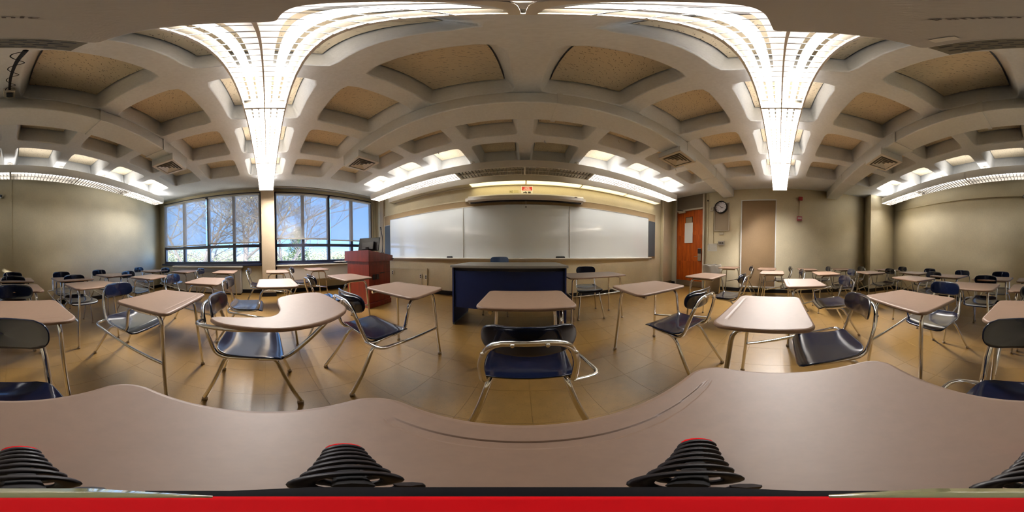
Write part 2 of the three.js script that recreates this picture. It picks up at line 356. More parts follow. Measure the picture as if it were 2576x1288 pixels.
{ // waffle ceiling
  const shell = [], tiles = [], H = 0.365, P = 0.45;
  const ring = (j, N) => { const s = j / N * 8, k = Math.floor(s) % 8, t = s - Math.floor(s); return [[1, t], [1 - t, 1], [-t, 1], [-1, 1 - t], [-1, -t], [-1 + t, -1], [t, -1], [1, -1 + t]][k]; };
  const prof = [[P, 0, HC], [H, 0.075, HC], [H - 0.008, 0.07, HC + 0.006], [H - 0.016, 0.065, HC + 0.024], [H - 0.072, 0.02, 3.2]];
  for (let r = -3; r <= 3; r++) for (let c = -4; c < 4; c++) {
    const cx = 0.03 + 0.9 * (c + 0.5), cf = 0.9 * r;
    shell.push(surf(4, 32, (_, __, i, j) => { const [a, rc, y] = prof[i], [p, q] = ring(j, 32), [x, z] = rc ? squircle(p, q, a, a, rc) : [p * a, q * a]; return [cx + x, y, -cf + z]; }, true));
    tiles.push([cx, cf]);
  }
  const flat = (x0, x1, f0, f1) => surf(2, 2, (v, u) => [x0 + (x1 - x0) * u, HC, -(f0 + (f1 - f0) * v)]);
  shell.push(flat(-4.5, 4.5, 3.15, 3.6), flat(-4.5, 4.5, -3.5, -3.15), flat(-4.5, -3.57, -3.15, 3.15), flat(3.63, 4.5, -3.15, 3.15));
  const ceiling = structure('ceiling', M.ceiling, shell, { dup: END, least: 0.02 });
  for (const [x, f] of tiles) { const g = box(x - 0.285, x + 0.285, 3.172, 3.19, f - 0.285, f + 0.285); g.userData.shift = Math.round(rnd() * 30) * 0.11; part(ceiling, 'acoustic_tile', M.acoustic, g, { dup: END }); }
  part(ceiling, 'ceiling_pipe', M.beigebox, bar([[-4.16, 2.885, 0.22], [-4.16, 2.885, 3.2]], 0.012), { ref: -1.2 });
  for (const [x, f] of [[1.24, 1.9], [-1.3, 2.3], [0.3, 2.28], [2.62, 1.96]]) part(ceiling, 'hook', M.steel, bar([[x, 2.9, f], [x, 2.86, f], [x + 0.02, 2.84, f]], 0.006, { bend: 0.01 }));
  structure('added_roof_slab', M.ceiling, box(-4.5, 4.5, 3.28, 3.33, -3.5, 3.6), { dup: 1.1, least: 0.03 });  // added above the ceiling, out of view, to stop daylight leaking in
}
const wallBox = (name, geos, m = M.wall, o = {}) => structure(name, m, geos, { least: 0.06, ...o });
const wFront = wallBox('wall_front', [box(-4.5, 4.47, -0.05, 3.28, FF, 3.6)]);
const wLeft = wallBox('wall_left', [box(-4.5, XL, -0.05, 0.82, -3.5, 3.6), box(-4.5, XL, 2.8, 3.28, -3.5, 3.6), box(-4.5, XL, 0.82, 2.8, -3.5, -3.15), box(-4.5, XL, 0.82, 2.8, -0.15, 0.22), box(-4.5, XL, 0.82, 2.8, 3.26, 3.6)], M.wall, { ref: -1.5 });
const wRight = wallBox('wall_right', [box(XR, 4.47, -0.05, 3.28, -3.5, 3.6)]);
const wBack = wallBox('wall_back', [box(-4.5, 4.47, -0.05, 3.28, -3.5, FB)], M.wall, { dup: 1.1 });
wallBox('column_1', [box(XL, -3.95, 0, HC, -0.13, 0.2, 0.012)], M.tanwall);
wallBox('column_2', [box(3.95, XR, 0, HC, FB, -2.47, 0.012)]);
wallBox('column_3', [box(3.86, XR, 0.12, HC, 3.33, FF, 0.012)]);
wallBox('trim_1', [box(-4.08, -3.9, 0, HC, 3.4, FF, 0.008)], M.tanwall);
{ // unseen slabs added against daylight leaks, at the hall ends and behind the eye
  const slab = (name, m, x, y, z, sx, sy, sz) => { const g = new THREE.BoxGeometry(sx, sy, sz); const o = mesh(name, g, m); o.position.set(x, y, z); o.userData.kind = 'structure'; return o; };
  slab('added_wall_rear', M.wall, 0, 1.5, 0.95, 3.4, 4.2, 0.12);
  slab('added_ceiling_rear', M.ceiling, 0, 3.46, -1.3, 15, 0.14, 4.6);
  slab('added_floor_rear', M.floor, 0, -0.26, -0.6, 12, 0.14, 3.2);
  for (const s of [-1, 1]) {
    const slope = DEPTH * (PI + END - 0.06), L = 16, o = slab(s < 0 ? 'added_wall_far_left' : 'added_wall_far_right', M.wall, 0, 1.5, 0, 0.12, 4.2, L), a = Math.atan(slope);
    o.rotation.y = s * a * -1; o.position.set(s * (0.55 + Math.sin(a) * L / 2 * 0.98), 1.5, 0.75 - Math.cos(a) * L / 2 * 0.98);
  }
}
const base = (name, geos, o) => structure(name, M.black, geos, { least: 0.06, ...o });
base('baseboard_front', box(-4.35, 3.86, 0, 0.1, FF - 0.014, FF));
base('baseboard_left', [box(XL, XL + 0.014, 0, 0.1, -3.35, -0.13), box(XL, XL + 0.014, 0, 0.1, 0.2, 3.45), box(-3.964, -3.936, 0, 0.1, -0.144, 0.214), box(XL, -3.94, 0, 0.1, -0.144, -0.13), box(XL, -3.94, 0, 0.1, 0.2, 0.214)]);
base('baseboard_right', [box(XR - 0.014, XR, 0, 0.1, -2.47, 2.1), box(XR - 0.014, XR, 0, 0.1, 3.2, 3.33), box(3.936, XR, 0, 0.1, -2.47, -2.456), box(3.936, 3.95, 0, 0.1, FB, -2.456)]);
base('baseboard_back', box(-4.35, 3.95, 0, 0.1, FB, FB + 0.014), { dup: END });

// windows: dark frames, eight panes each, roller shades over the upper lights
function windowWall(name, f0, f1, mull) {
  const w = setting(name, XL, (f0 + f1) / 2, 0.8), x0 = -4.44, x1 = XL + 0.01, e = 0.055, lowTop = 1.24, upBot = 1.32;
  part(w, 'frame', M.frame, [box(x0, x1, 0.8, 0.865, f0, f1, 0.006), box(x0, x1, 2.72, 2.81, f0, f1, 0.006), box(x0, x1, 0.865, 2.72, f0, f0 + e, 0.006), box(x0, x1, 0.865, 2.72, f1 - e, f1, 0.006)]);
  part(w, 'rail', M.frame, box(x0, x1, lowTop, upBot, f0 + e, f1 - e, 0.006));
  const edges = [f0 + e, ...mull.flatMap((m) => [m - 0.04, m + 0.04]), f1 - e];
  for (const m of mull) part(w, 'mullion', M.frame, box(x0, x1, 0.865, 2.72, m - 0.04, m + 0.04, 0.006));
  for (let i = 0; i < 8; i += 2) for (const [a, b] of [[0.865, lowTop], [upBot, 2.72]]) part(w, 'pane', M.glass, surf(2, 2, (v, u) => [-4.4, a + (b - a) * v, -(edges[i] + (edges[i + 1] - edges[i]) * u)]));
  part(w, 'sill', M.frame, box(XL - 0.02, XL + 0.09, 0.74, 0.8, f0 - 0.06, f1 + 0.02, 0.01));
  return w;
}
windowWall('window_1', -3.15, -0.15, [-2.41, -1.62, -0.88]);
windowWall('window_2', 0.22, 3.26, [0.985, 1.74, 2.5]);
[['half-lowered translucent roller shade on the window beside the rear corner', -3.13, -1.68, 1.35], ['half-lowered translucent roller shade just behind the window column', -1.6, -0.17, 1.375],
  ['half-lowered translucent roller shade just in front of the window column', 0.25, 1.7, 1.458], ['half-lowered translucent roller shade on the window next to the lectern', 1.78, 3.2, 1.43]].forEach(([label, a, b, y]) => {
  const t = thing('roller_shade', label, 'shade', -4.31, (a + b) / 2, y, { group: 'roller shades on the windows' });
  part(t, 'fabric', M.shade, surf(4, 4, (v, u) => [-4.305, y + (2.72 - y) * v, -(a + (b - a) * u)]));
  part(t, 'hem_bar', M.hem, box(-4.315, -4.295, y - 0.025, y + 0.012, a, b, 0.006));
  part(t, 'roller', M.hem, bar([[-4.31, 2.735, a], [-4.31, 2.735, b]], 0.028, { seg: 10 }));
});
{ const t = thing('shade_cord', 'thin shade cord hanging at the window end by the front pilaster', 'cord', -4.3, 3.3, 1.3); part(t, 'cord', M.black, bar([[-4.3, 2.74, 3.29], [-4.31, 1.9, 3.3], [-4.3, 1.05, 3.29]], 0.005, { seg: 5 })); }
{ const t = thing('unit_ventilator', 'long beige heating cabinet standing on the floor below the window', 'heater', -4.2, -1.67);
  part(t, 'cabinet', M.unit, box(XL, -4.1, 0.03, 0.7, -2.67, -0.67, 0.015)); part(t, 'top', M.beigebox, box(XL, -4.08, 0.7, 0.75, -2.7, -0.64, 0.012));
  part(t, 'toe_kick', M.black, box(XL, -4.13, 0, 0.03, -2.66, -0.68));
  for (let i = 0; i < 5; i++) part(t, 'grille_bar', M.steel, box(-4.102, -4.094, 0.6 + i * 0.018, 0.608 + i * 0.018, -2.55, -0.8)); }
{ const t = thing('radiator_cover', 'grey wall-hung radiator cover under the window next to the lectern', 'heater', -4.22, 1.2, 0.36);
  part(t, 'cover', M.unit, box(XL, -4.13, 0.36, 0.73, 0.24, 2.9, 0.012)); part(t, 'ledge', M.beigebox, box(XL, -4.1, 0.73, 0.765, 0.22, 2.95, 0.01)); }
{ const t = thing('paper_stack', 'small stack of white papers on the window ledge behind the lectern', 'papers', -4.2, 2.0, 0.8); part(t, 'sheets', M.paper, [box(-4.28, -4.1, 0.8, 0.812, 1.84, 2.16), box(-4.27, -4.12, 0.812, 0.826, 1.9, 2.2)]); }

// whiteboard wall
{ const t = thing('cork_band', 'tan tackboard strip behind and above the whiteboards', 'tackboard', -0.14, 3.44, 0.87); part(t, 'tackboard', M.cork, box(-3.87, 3.58, 0.87, 2.2, 3.425, FF)); part(t, 'trim', M.wall, [box(-3.9, 3.61, 2.2, 2.225, 3.42, FF, 0.004), box(-3.9, -3.87, 0.87, 2.2, 3.42, FF), box(3.58, 3.61, 0.87, 2.2, 3.42, FF)]); }
for (const [a, b, y0, y1, lab] of [[-3.86, -3.5, 0.88, 1.885, 'slate chalkboard end showing beside the whiteboard by the lectern'], [3.2, 3.57, 0.93, 1.97, 'black chalkboard end showing beside the whiteboard by the door']]) { const t = thing('chalkboard', lab, 'chalkboard', (a + b) / 2, 3.42, y0); part(t, 'slate', M.slate, box(a, b, y0, y1, 3.412, 3.427)); part(t, 'edge_strip', M.alu, box(a, b, y1, y1 + 0.012, 3.408, 3.427)); }
[[-3.59, -1.3, 'white marker board on the window side, next to the lectern'], [-1.294, 0.986, 'white marker board in the middle, below the projection screen'], [0.992, 3.268, 'white marker board on the door side']].forEach(([a, b, lab]) => {
  const t = thing('whiteboard', lab, 'whiteboard', (a + b) / 2, 3.4, 0.9, { group: 'whiteboards along the front wall' });
  part(t, 'surface', M.board, box(a, b, 0.9, 2.04, 3.392, 3.412)); part(t, 'frame', M.alu, [box(a, b, 2.04, 2.052, 3.386, 3.412), box(a, a + 0.008, 0.9, 2.04, 3.386, 3.412), box(b - 0.008, b, 0.9, 2.04, 3.386, 3.412)]);
});
{ const t = thing('marker_tray', 'long pale ledge under the whiteboards', 'tray', -0.1, 3.37, 0.84); part(t, 'ledge', M.white, [box(-3.6, 3.34, 0.87, 0.9, 3.32, 3.412, 0.01), box(-3.6, 3.34, 0.845, 0.87, 3.38, 3.43)]); part(t, 'end_cap', M.alu, [box(-3.62, -3.6, 0.84, 0.905, 3.32, 3.412, 0.005), box(3.34, 3.36, 0.84, 0.905, 3.32, 3.412, 0.005)]); }
for (const [x, w, lab] of [[-1.62, 0.07, 'small black eraser on the tray at the window-side board'], [0.78, 0.1, 'dark felt eraser on the tray beside the board joint']]) { const t = thing('board_eraser', lab, 'eraser', x, 3.35, 0.9); part(t, 'felt', M.black, box(x - w, x + w, 0.9, 0.925, 3.33, 3.37, 0.008)); part(t, 'handle', M.slate, box(x - w * 0.9, x + w * 0.9, 0.925, 0.938, 3.335, 3.365, 0.006)); }
{ const t = thing('projection_screen', 'white roll-up projection screen case mounted over the whiteboards', 'screen', 0.06, 3.33, 2.12);
  const oct = (x0, x1, k) => flatten(surf(1, 8, (u, v) => { const a = v * TAU + PI / 8; return [x0 + (x1 - x0) * u, 2.195 + Math.sin(a) * 0.085 * k, -(3.345 + Math.cos(a) * 0.085 * k)]; }, true));
  part(t, 'case', M.white, oct(-1.13, 1.25, 1)); part(t, 'slot', M.black, box(-1.1, 1.22, 2.1, 2.122, 3.3, 3.36));
  const cap = (x) => flatten(surf(1, 8, (u, v) => { const a = v * TAU + PI / 8; return [x, 2.195 + Math.sin(a) * 0.088 * u, -(3.345 + Math.cos(a) * 0.088 * u)]; }, true));
  part(t, 'end_cap', M.white, [cap(-1.131), oct(-1.145, -1.13, 1.05)]); part(t, 'end_cap', M.white, [cap(1.251), oct(1.25, 1.265, 1.05)]);
  part(t, 'bracket', M.white, [box(-1.24, -1.14, 2.17, 2.25, 3.36, FF, 0.006)]); part(t, 'bracket', M.white, [box(1.26, 1.36, 2.2, 2.25, 3.38, FF, 0.006), box(1.26, 1.34, 2.17, 2.185, 3.33, 3.38)]);
  part(t, 'badge', M.black, box(1.06, 1.12, 2.222, 2.234, 3.262, 3.268));
  part(t, 'pull_cord', M.paper, bar([[0.057, 2.11, 3.31], [0.06, 2.0, 3.31]], 0.003, { seg: 5 })); const k = new THREE.SphereGeometry(0.013, 10, 8); k.translate(0.058, 1.965, -3.31); part(t, 'pull_knob', M.black, k); }
{ const t = thing('camera_notice', 'red and white camera notice above the projection screen', 'sign', 0.083, 3.44, 2.24);
  const art = canvas(256, 256, (x) => { x.fillStyle = '#e9e6dc'; x.fillRect(0, 0, 256, 256); x.fillStyle = '#c8281e'; x.fillRect(14, 14, 228, 92); x.fillStyle = '#fff'; x.font = 'bold 28px sans-serif'; x.textAlign = 'center'; x.fillText('CLOSED', 128, 42); x.fillText('CIRCUIT', 128, 70); x.fillText('TELEVISION', 128, 98);
    x.fillStyle = '#1f1c0c'; x.beginPath(); x.arc(72, 170, 30, PI, TAU); x.fill(); x.fillStyle = '#e9e6dc'; x.beginPath(); x.arc(80, 172, 14, 0, TAU); x.fill(); x.fillStyle = '#1f1c0c'; x.beginPath(); x.moveTo(84, 130); x.lineTo(120, 140); x.lineTo(128, 178); x.lineTo(96, 178); x.closePath(); x.fill(); x.fillRect(148, 134, 62, 44); x.fillRect(40, 196, 170, 12); });
  part(t, 'plate', M.paper, box(-0.042, 0.207, 2.24, 2.505, 3.444, FF)); part(t, 'print', mat([1, 1, 1], 0.5, { map: art }), sheet([-0.04, 2.242, 3.442], [0.245, 0, 0], [0, 0.261, 0])); }
{ const t = thing('stencil_notice', 'painted NO notice on the wall beside the camera notice', 'sign', -0.19, 3.448, 2.33); const art = canvas(256, 112, (x) => { x.fillStyle = '#d8cfa8'; x.fillRect(0, 0, 256, 112); x.fillStyle = '#5c5018'; x.font = 'bold 96px sans-serif'; x.save(); x.scale(0.62, 1); x.fillText('NO', 4, 90); x.restore(); x.fillStyle = '#93863e'; for (const [y, h] of [[22, 8], [48, 9], [76, 8]]) x.fillRect(112, y, 132, h); });
  part(t, 'lettering', mat([1, 1, 1], 0.8, { map: art }), [sheet([-0.287, 2.328, 3.4465], [0.2, 0, 0], [0, 0.088, 0])]); }
{ // low raceway and outlets on the front wall
  const t = thing('wall_raceway', 'low cable raceway along the wall behind the lectern', 'raceway', -3.0, 3.44, 0.1); part(t, 'channel', M.wall, [box(-3.75, -2.3, 0.56, 0.585, 3.425, FF), box(-2.32, -2.29, 0.1, 0.62, 3.425, FF)]); part(t, 'cable', M.beigebox, bar([[-2.47, 0.38, 3.43], [-2.47, 0.08, 3.43]], 0.006, { seg: 5 }));
  for (const [x, y, lab] of [[-3.54, 0.44, 'single outlet plate close to the lectern'], [-2.5, 0.41, 'double outlet box with a cord below the whiteboard tray'], [-2.33, 0.4, 'round-faced outlet on the upright raceway']]) { const o = thing('wall_outlet', lab, 'outlet', x, 3.43, y - 0.06); part(o, 'plate', M.white, box(x - 0.035, x + 0.035, y - 0.06, y + 0.06, 3.42, FF, 0.005)); part(o, 'socket', M.black, [box(x - 0.018, x + 0.018, y + 0.008, y + 0.04, 3.417, 3.421), box(x - 0.018, x + 0.018, y - 0.04, y - 0.008, 3.417, 3.421)]); } }

// suspended louvred lights; sections along x, each lit or not
function fixture(label, x0, x1, fc, n, lit, o = {}) {
  const y0 = 2.6, y1 = 2.76, hw = 0.165, t = thing('louvred_light', label, 'light', (x0 + x1) / 2, fc, y0, { ref: o.ref, group: undefined });
  const L = (x1 - x0) / n;
  for (let i = 0; i < n; i++) {
    const a = x0 + L * i, b = a + L, on = lit[i];
    const h = part(t, 'housing', M.white, [box(a, b, y0, y1, fc - hw, fc - hw + 0.012, 0.003), box(a, b, y0, y1, fc + hw - 0.012, fc + hw, 0.003), box(a + 0.002, a + 0.012, y0, y1, fc - hw, fc + hw), box(b - 0.012, b - 0.002, y0, y1, fc - hw, fc + hw),
      box(a, b, y1 - 0.012, y1, fc - hw, fc - hw + 0.05), box(a, b, y1 - 0.012, y1, fc + hw - 0.05, fc + hw)]);
    part(t, 'reflector', M.louver, [flatten(surf(1, 2, (u, v) => [a + L * u, y1 - 0.05 + (v === 0.5 ? -0.03 : 0), -(fc - 0.045 + 0.09 * v)]))], { under: h });
    part(t, 'spine', M.white, box(a, b, y0, y0 + 0.05, fc - 0.004, fc + 0.004), { under: h });
    for (const s of [-1, 1]) part(t, 'tube', on ? M.tube : M.tubeoff, bar([[a + 0.02, y1 - 0.05, fc + s * 0.078], [b - 0.02, y1 - 0.05, fc + s * 0.078]], 0.019, { seg: 8 }), { under: h });
    const N = 20, bl = 0.028;
    for (let k = 1; k < N; k++) { const x = a + L * k / N; part(t, 'louver_blade', M.blade, box(x - 0.0022, x + 0.0022, y0 + 0.002, y0 + bl, fc - hw + 0.012, fc + hw - 0.012), { under: h }); }
    if (on) { // shorter lights where the run bends sharply in the hall
      const w = o.powers?.[i] ?? o.power ?? 1; let x = a;
      while (x < b - 0.01) {
        const near = o.ref === null ? Math.max(0.05, Math.min(0.32, Math.abs(x + 0.02) * 0.45)) : L / 2, e = Math.min(b, x + near), cx = (x + e) / 2, hx = (e - x) / 2 * 0.97;
        for (const s of [-1, 1]) panel(cx, y1 - 0.072, fc + s * 0.078, hx, 0.022, true, TUBE, TUBE_DOWN * w, o.ref);
        if (Math.abs(cx) > 0.1) panel(cx, y1 - 0.03, fc, hx, 0.09, false, TUBE, TUBE_UP * (o.up ?? 1) * w, o.ref);
        x = e;
      }
    }
  }
  for (const x of o.rods ?? []) { part(t, 'rod', M.steel, bar([[x, y1, fc], [x, HC - 0.01, fc]], 0.006, { seg: 6 })); part(t, 'canopy', M.white, turned([[0.001, HC - 0.02], [0.04, HC - 0.02], [0.045, HC - 0.002]], x, fc, 12)); }
  return t;
}
fixture('long louvred light hanging across the middle of the room over the projector', -3.75, 3.75, 0.01, 6, [1, 1, 1, 1, 1, 1], { ref: null, up: 0.07, powers: [4.2, 2.3, 1.05, 1.05, 2.3, 4.2], rods: [-3.1, 3.1] });
fixture('long louvred light along the whiteboard wall with its two middle sections dark', -3.68, 3.74, 2.9, 6, [1, 1, 0, 0, 1, 1], { powers: [0.5, 0.3, 0, 0, 0.3, 0.5], up: 1.3, rods: [-2.8, -1.86, -0.92, 0.98, 1.92, 3.3] });
const BACKL = bearing(-2, 2.6, 2.87), BACKR = bearing(2, 2.6, 2.87);
fixture('long louvred light along the blank back wall, part running to the windows', -3.72, 1.26, -2.87, 4, [1, 1, 1, 1], { ref: BACKL, powers: [0.42, 0.07, 0.04, 0.04], up: 1.8, rods: [-2.8, -1.86, -0.92, 0.02] });
fixture('long louvred light along the blank back wall, part running away from the windows', -1.24, 3.76, -2.87, 4, [1, 1, 1, 1], { ref: BACKR, powers: [0.04, 0.04, 0.07, 0.42], up: 1.8, rods: [-0.02, 0.92, 1.86, 2.8] });
{ // cove light over the whiteboards
  const t = thing('wall_valance_light', 'white valance light on the front wall with warm lit lenses over the screen', 'light', 0.06, 3.34, 2.54), L = 1.17;
  part(t, 'housing', M.white, [box(-3.46, 3.58, 2.54, 2.7, 3.22, 3.235, 0.004), box(-3.46, 3.58, 2.69, 2.7, 3.22, FF), box(-3.46, -3.44, 2.54, 2.7, 3.22, FF), box(3.56, 3.58, 2.54, 2.7, 3.22, FF), box(-3.46, 3.58, 2.535, 2.55, 3.42, FF)]);
  for (let i = 0; i < 6; i++) {
    const a = -3.45 + L * i, on = i >= 2;
    part(t, 'lens', on ? M.diffuser : M.diffuseroff, box(a + 0.015, a + L - 0.015, 2.552, 2.56, 3.24, 3.42));
    part(t, 'divider', M.white, box(a - 0.012, a + 0.012, 2.536, 2.6, 3.235, 3.42));
    if (on) for (const k of [0.25, 0.75]) panel(a + L * k, 2.545, 3.33, L * 0.23, 0.085, true, new THREE.Color(1, 0.85, 0.48), COVE);
  }
}
// air ducts with diffusers
function duct(label, x0, x1, fc, dx, o = {}) {
  const t = thing('air_duct', label, 'duct', (x0 + x1) / 2, fc, 2.67, o);
  part(t, 'duct_body', M.duct, box(x0, x1, 2.67, HC + 0.002, fc - 0.155, fc + 0.155, 0.02));
  for (const x of o.straps) { part(t, 'strap', M.duct, [box(x - 0.02, x + 0.02, 2.662, 2.675, fc - 0.162, fc + 0.162), box(x - 0.02, x + 0.02, 2.662, HC, fc - 0.165, fc - 0.156), box(x - 0.02, x + 0.02, 2.662, HC, fc + 0.156, fc + 0.165)]); }
  for (const x of o.joints ?? []) part(t, 'seam', M.duct, box(x - 0.004, x + 0.004, 2.664, HC, fc - 0.158, fc + 0.158));
  if (dx === null) return;
  const d = part(t, 'diffuser_box', M.duct, box(dx - 0.2, dx + 0.2, 2.57, 2.7, fc - 0.19, fc + 0.19, 0.006));
  part(t, 'diffuser_frame', M.white, [box(dx - 0.2, dx + 0.2, 2.555, 2.572, fc - 0.19, fc - 0.15), box(dx - 0.2, dx + 0.2, 2.555, 2.572, fc + 0.15, fc + 0.19), box(dx - 0.2, dx - 0.16, 2.555, 2.572, fc - 0.15, fc + 0.15), box(dx + 0.16, dx + 0.2, 2.555, 2.572, fc - 0.15, fc + 0.15)], { under: d });
  part(t, 'diffuser_throat', M.vent, box(dx - 0.16, dx + 0.16, 2.566, 2.571, fc - 0.15, fc + 0.15), { under: d });
  for (const k of [0.13, 0.09, 0.05]) part(t, 'diffuser_vane', M.white, flatten(surf(1, 4, (u, v) => { const a = v * TAU + PI / 4, r = (k - 0.03 * u) * 1.414; return [dx + Math.cos(a) * r, 2.55 + 0.02 * u, -fc + Math.sin(a) * r]; }, true)), { under: d });
}
duct('pale air duct under the ceiling on the whiteboard side, ending short of the windows', -2.42, 4.3, 1.405, -2.1, { straps: [0.28, 1.95, 3.0], joints: [3.55] });
{ const t = thing('duct_diffuser', 'square air diffuser under the duct on the side of the door', 'diffuser', 1.92, 1.42, 2.555);
  const d = part(t, 'diffuser_box', M.duct, box(1.72, 2.12, 2.57, 2.668, 1.22, 1.6, 0.006)); part(t, 'diffuser_frame', M.beigebox, [box(1.72, 2.12, 2.555, 2.572, 1.22, 1.26), box(1.72, 2.12, 2.555, 2.572, 1.56, 1.6), box(1.72, 1.76, 2.555, 2.572, 1.26, 1.56), box(2.08, 2.12, 2.555, 2.572, 1.26, 1.56)], { under: d });
  part(t, 'diffuser_throat', M.vent, box(1.76, 2.08, 2.566, 2.571, 1.26, 1.56), { under: d });
  for (const k of [0.13, 0.09, 0.05]) part(t, 'diffuser_vane', M.beigebox, flatten(surf(1, 4, (u, v) => { const a = v * TAU + PI / 4, r = (k - 0.03 * u) * 1.414; return [1.92 + Math.cos(a) * r, 2.55 + 0.02 * u, -1.41 + Math.sin(a) * r]; }, true)), { under: d }); }
duct('pale air duct under the ceiling on the back wall side, ending by the windows', -2.42, 1.0, -1.405, -2.1, { ref: BACKL, straps: [-1.75, -0.8], joints: [] });
duct('pale air duct under the ceiling on the back wall side, running to the alarm wall', -0.8, 4.3, -1.405, 1.92, { ref: BACKR, straps: [0.45, 1.5], joints: [3.2] });
// ------------------------------------------------------------------ door wall
const wallX = (x, y0, y1, f0, f1, d, b = 0) => box(x - d, x, y0, y1, f0, f1, b);
{
  const d = setting('door_1', XR, 2.65);
  part(d, 'door_frame', M.beigebox, [wallX(XR, 0, 2.96, 2.13, 2.185, 0.05, 0.006), wallX(XR, 0, 2.96, 3.115, 3.17, 0.05, 0.006), wallX(XR, 2.39, 2.445, 2.185, 3.115, 0.05, 0.006), wallX(XR, 2.93, 2.98, 2.185, 3.115, 0.05, 0.006)]);
  const leaf = part(d, 'door_leaf', M.oak, wallX(XR, 0.01, 2.385, 2.19, 3.11, 0.03, 0.003));
  part(d, 'transom_glass', M.obscure, wallX(XR, 2.445, 2.93, 2.185, 3.115, 0.02));
  part(d, 'kick_plate', M.steel, wallX(XR - 0.03, 0.015, 0.19, 2.2, 3.1, 0.004), { under: leaf });
  part(d, 'vision_pane', M.grille, wallX(XR - 0.03, 1.4, 2.17, 2.545, 2.775, 0.003), { under: leaf });
  part(d, 'pane_bead', M.darkplate, [wallX(XR - 0.03, 2.17, 2.182, 2.535, 2.785, 0.008), wallX(XR - 0.03, 1.4, 2.18, 2.535, 2.545, 0.008), wallX(XR - 0.03, 1.4, 2.18, 2.775, 2.785, 0.008)], { under: leaf });
  part(d, 'lock_plate', M.steel, wallX(XR - 0.03, 0.81, 1.19, 2.22, 2.335, 0.02, 0.008), { under: leaf });
  part(d, 'card_reader', M.darkplate, wallX(XR - 0.05, 1.03, 1.18, 2.228, 2.328, 0.018, 0.012), { under: leaf });
  part(d, 'lever', M.chrome, bar([[XR - 0.05, 0.955, 2.27], [XR - 0.1, 0.955, 2.27], [XR - 0.1, 0.945, 2.42]], 0.011, { bend: 0.02 }), { under: leaf });
  part(d, 'closer', M.beigebox, wallX(XR - 0.03, 2.33, 2.39, 2.78, 3.03, 0.06, 0.008));
  part(d, 'closer_arm', M.darkplate, bar([[XR - 0.07, 2.4, 2.86], [XR - 0.16, 2.42, 3.0], [XR - 0.06, 2.46, 3.06]], 0.009, { bend: 0.01, seg: 6 }));
  for (const y of [0.3, 1.2, 2.1]) part(d, 'hinge', M.steel, bar([[XR - 0.036, y, 3.112], [XR - 0.036, y + 0.11, 3.112]], 0.008, { seg: 6 }));
}
{ const t = thing('door_notice', 'white paper sheets taped over the door window', 'paper', XR - 0.035, 2.665, 1.36); part(t, 'sheet', M.paper, wallX(XR - 0.04, 1.68, 1.99, 2.52, 2.81, 0.002)); part(t, 'sheet', M.paper, wallX(XR - 0.041, 1.36, 1.69, 2.523, 2.812, 0.002)); }
{ const t = thing('wall_clock', 'round white wall clock with a black rim near the door', 'clock', XR - 0.08, 1.612, 2.19), R = 0.185;
  const ring = (r0, r1, x0, x1) => surf(4, 40, (u, v) => { const a = v * TAU, k = [[r1, x1], [r1, x0], [(r0 + r1) / 2, x0 - 0.006], [r0, x0], [r0, x1]][Math.round(u * 4)]; return [k[1], 2.377 + Math.sin(a) * k[0], -(1.612 + Math.cos(a) * k[0])]; }, true);
  part(t, 'rim', M.black, ring(R - 0.022, R, XR - 0.085, XR - 0.015));
  const face = canvas(512, 512, (x) => { x.fillStyle = '#efeaf0'; x.fillRect(0, 0, 512, 512); x.fillStyle = '#2a2830'; x.font = 'bold 56px sans-serif'; x.textAlign = 'center'; x.textBaseline = 'middle'; for (let n = 1; n <= 12; n++) { const a = n / 12 * TAU; x.fillText(String(n), 256 + Math.sin(a) * 192, 256 - Math.cos(a) * 192); } x.fillRect(200, 330, 112, 6); for (let n = 0; n < 60; n++) { const a = n / 60 * TAU; x.fillRect(254 + Math.sin(a) * 240, 254 - Math.cos(a) * 240, 4, 4); } });
  part(t, 'face', mat([1, 1, 1], 0.3, { map: face }), disc());
  function disc() { const g = surf(3, 48, (u, v) => [XR - 0.062, 2.377 + Math.sin(v * TAU) * (R - 0.01) * u, -(1.612 - Math.cos(v * TAU) * (R - 0.01) * u)], true), uv = []; for (let i = 0; i <= 3; i++) for (let j = 0; j < 48; j++) { const a = j / 48 * TAU, q = i / 3 * 0.5 * (R - 0.01) / R; uv.push(0.5 + Math.cos(a) * q, 0.5 + Math.sin(a) * q); } g.setAttribute('uv', new THREE.Float32BufferAttribute(uv, 2)); g.userData.ownUV = true; return g; }
  const hand = (deg, l, w) => { const a = deg * PI / 180, s = Math.sin(a), c = Math.cos(a), P = (u, v) => [XR - 0.068, 2.377 + c * u - s * v, -(1.612 - s * u - c * v)]; return surf(1, 1, (u, v) => P(-0.02 + (l + 0.02) * u, w * (v - 0.5) * 2)); };
  part(t, 'hour_hand', M.black, hand(112, 0.08, 0.006)); part(t, 'minute_hand', M.black, hand(312, 0.13, 0.004)); part(t, 'second_hand', M.alarm, hand(310, 0.13, 0.0015)); }
{ const t = thing('speaker_grille', 'tan speaker grille in a pale frame behind the clock', 'speaker', XR - 0.02, 1.6, 1.68); part(t, 'grille', M.grille, wallX(XR, 1.7, 2.5, 1.4, 1.81, 0.012)); part(t, 'frame', M.beigebox, [wallX(XR, 1.675, 1.705, 1.37, 1.835, 0.022, 0.004), wallX(XR, 2.495, 2.525, 1.37, 1.835, 0.022, 0.004), wallX(XR, 1.7, 2.5, 1.37, 1.4, 0.022, 0.004), wallX(XR, 1.7, 2.5, 1.805, 1.835, 0.022, 0.004)]); }
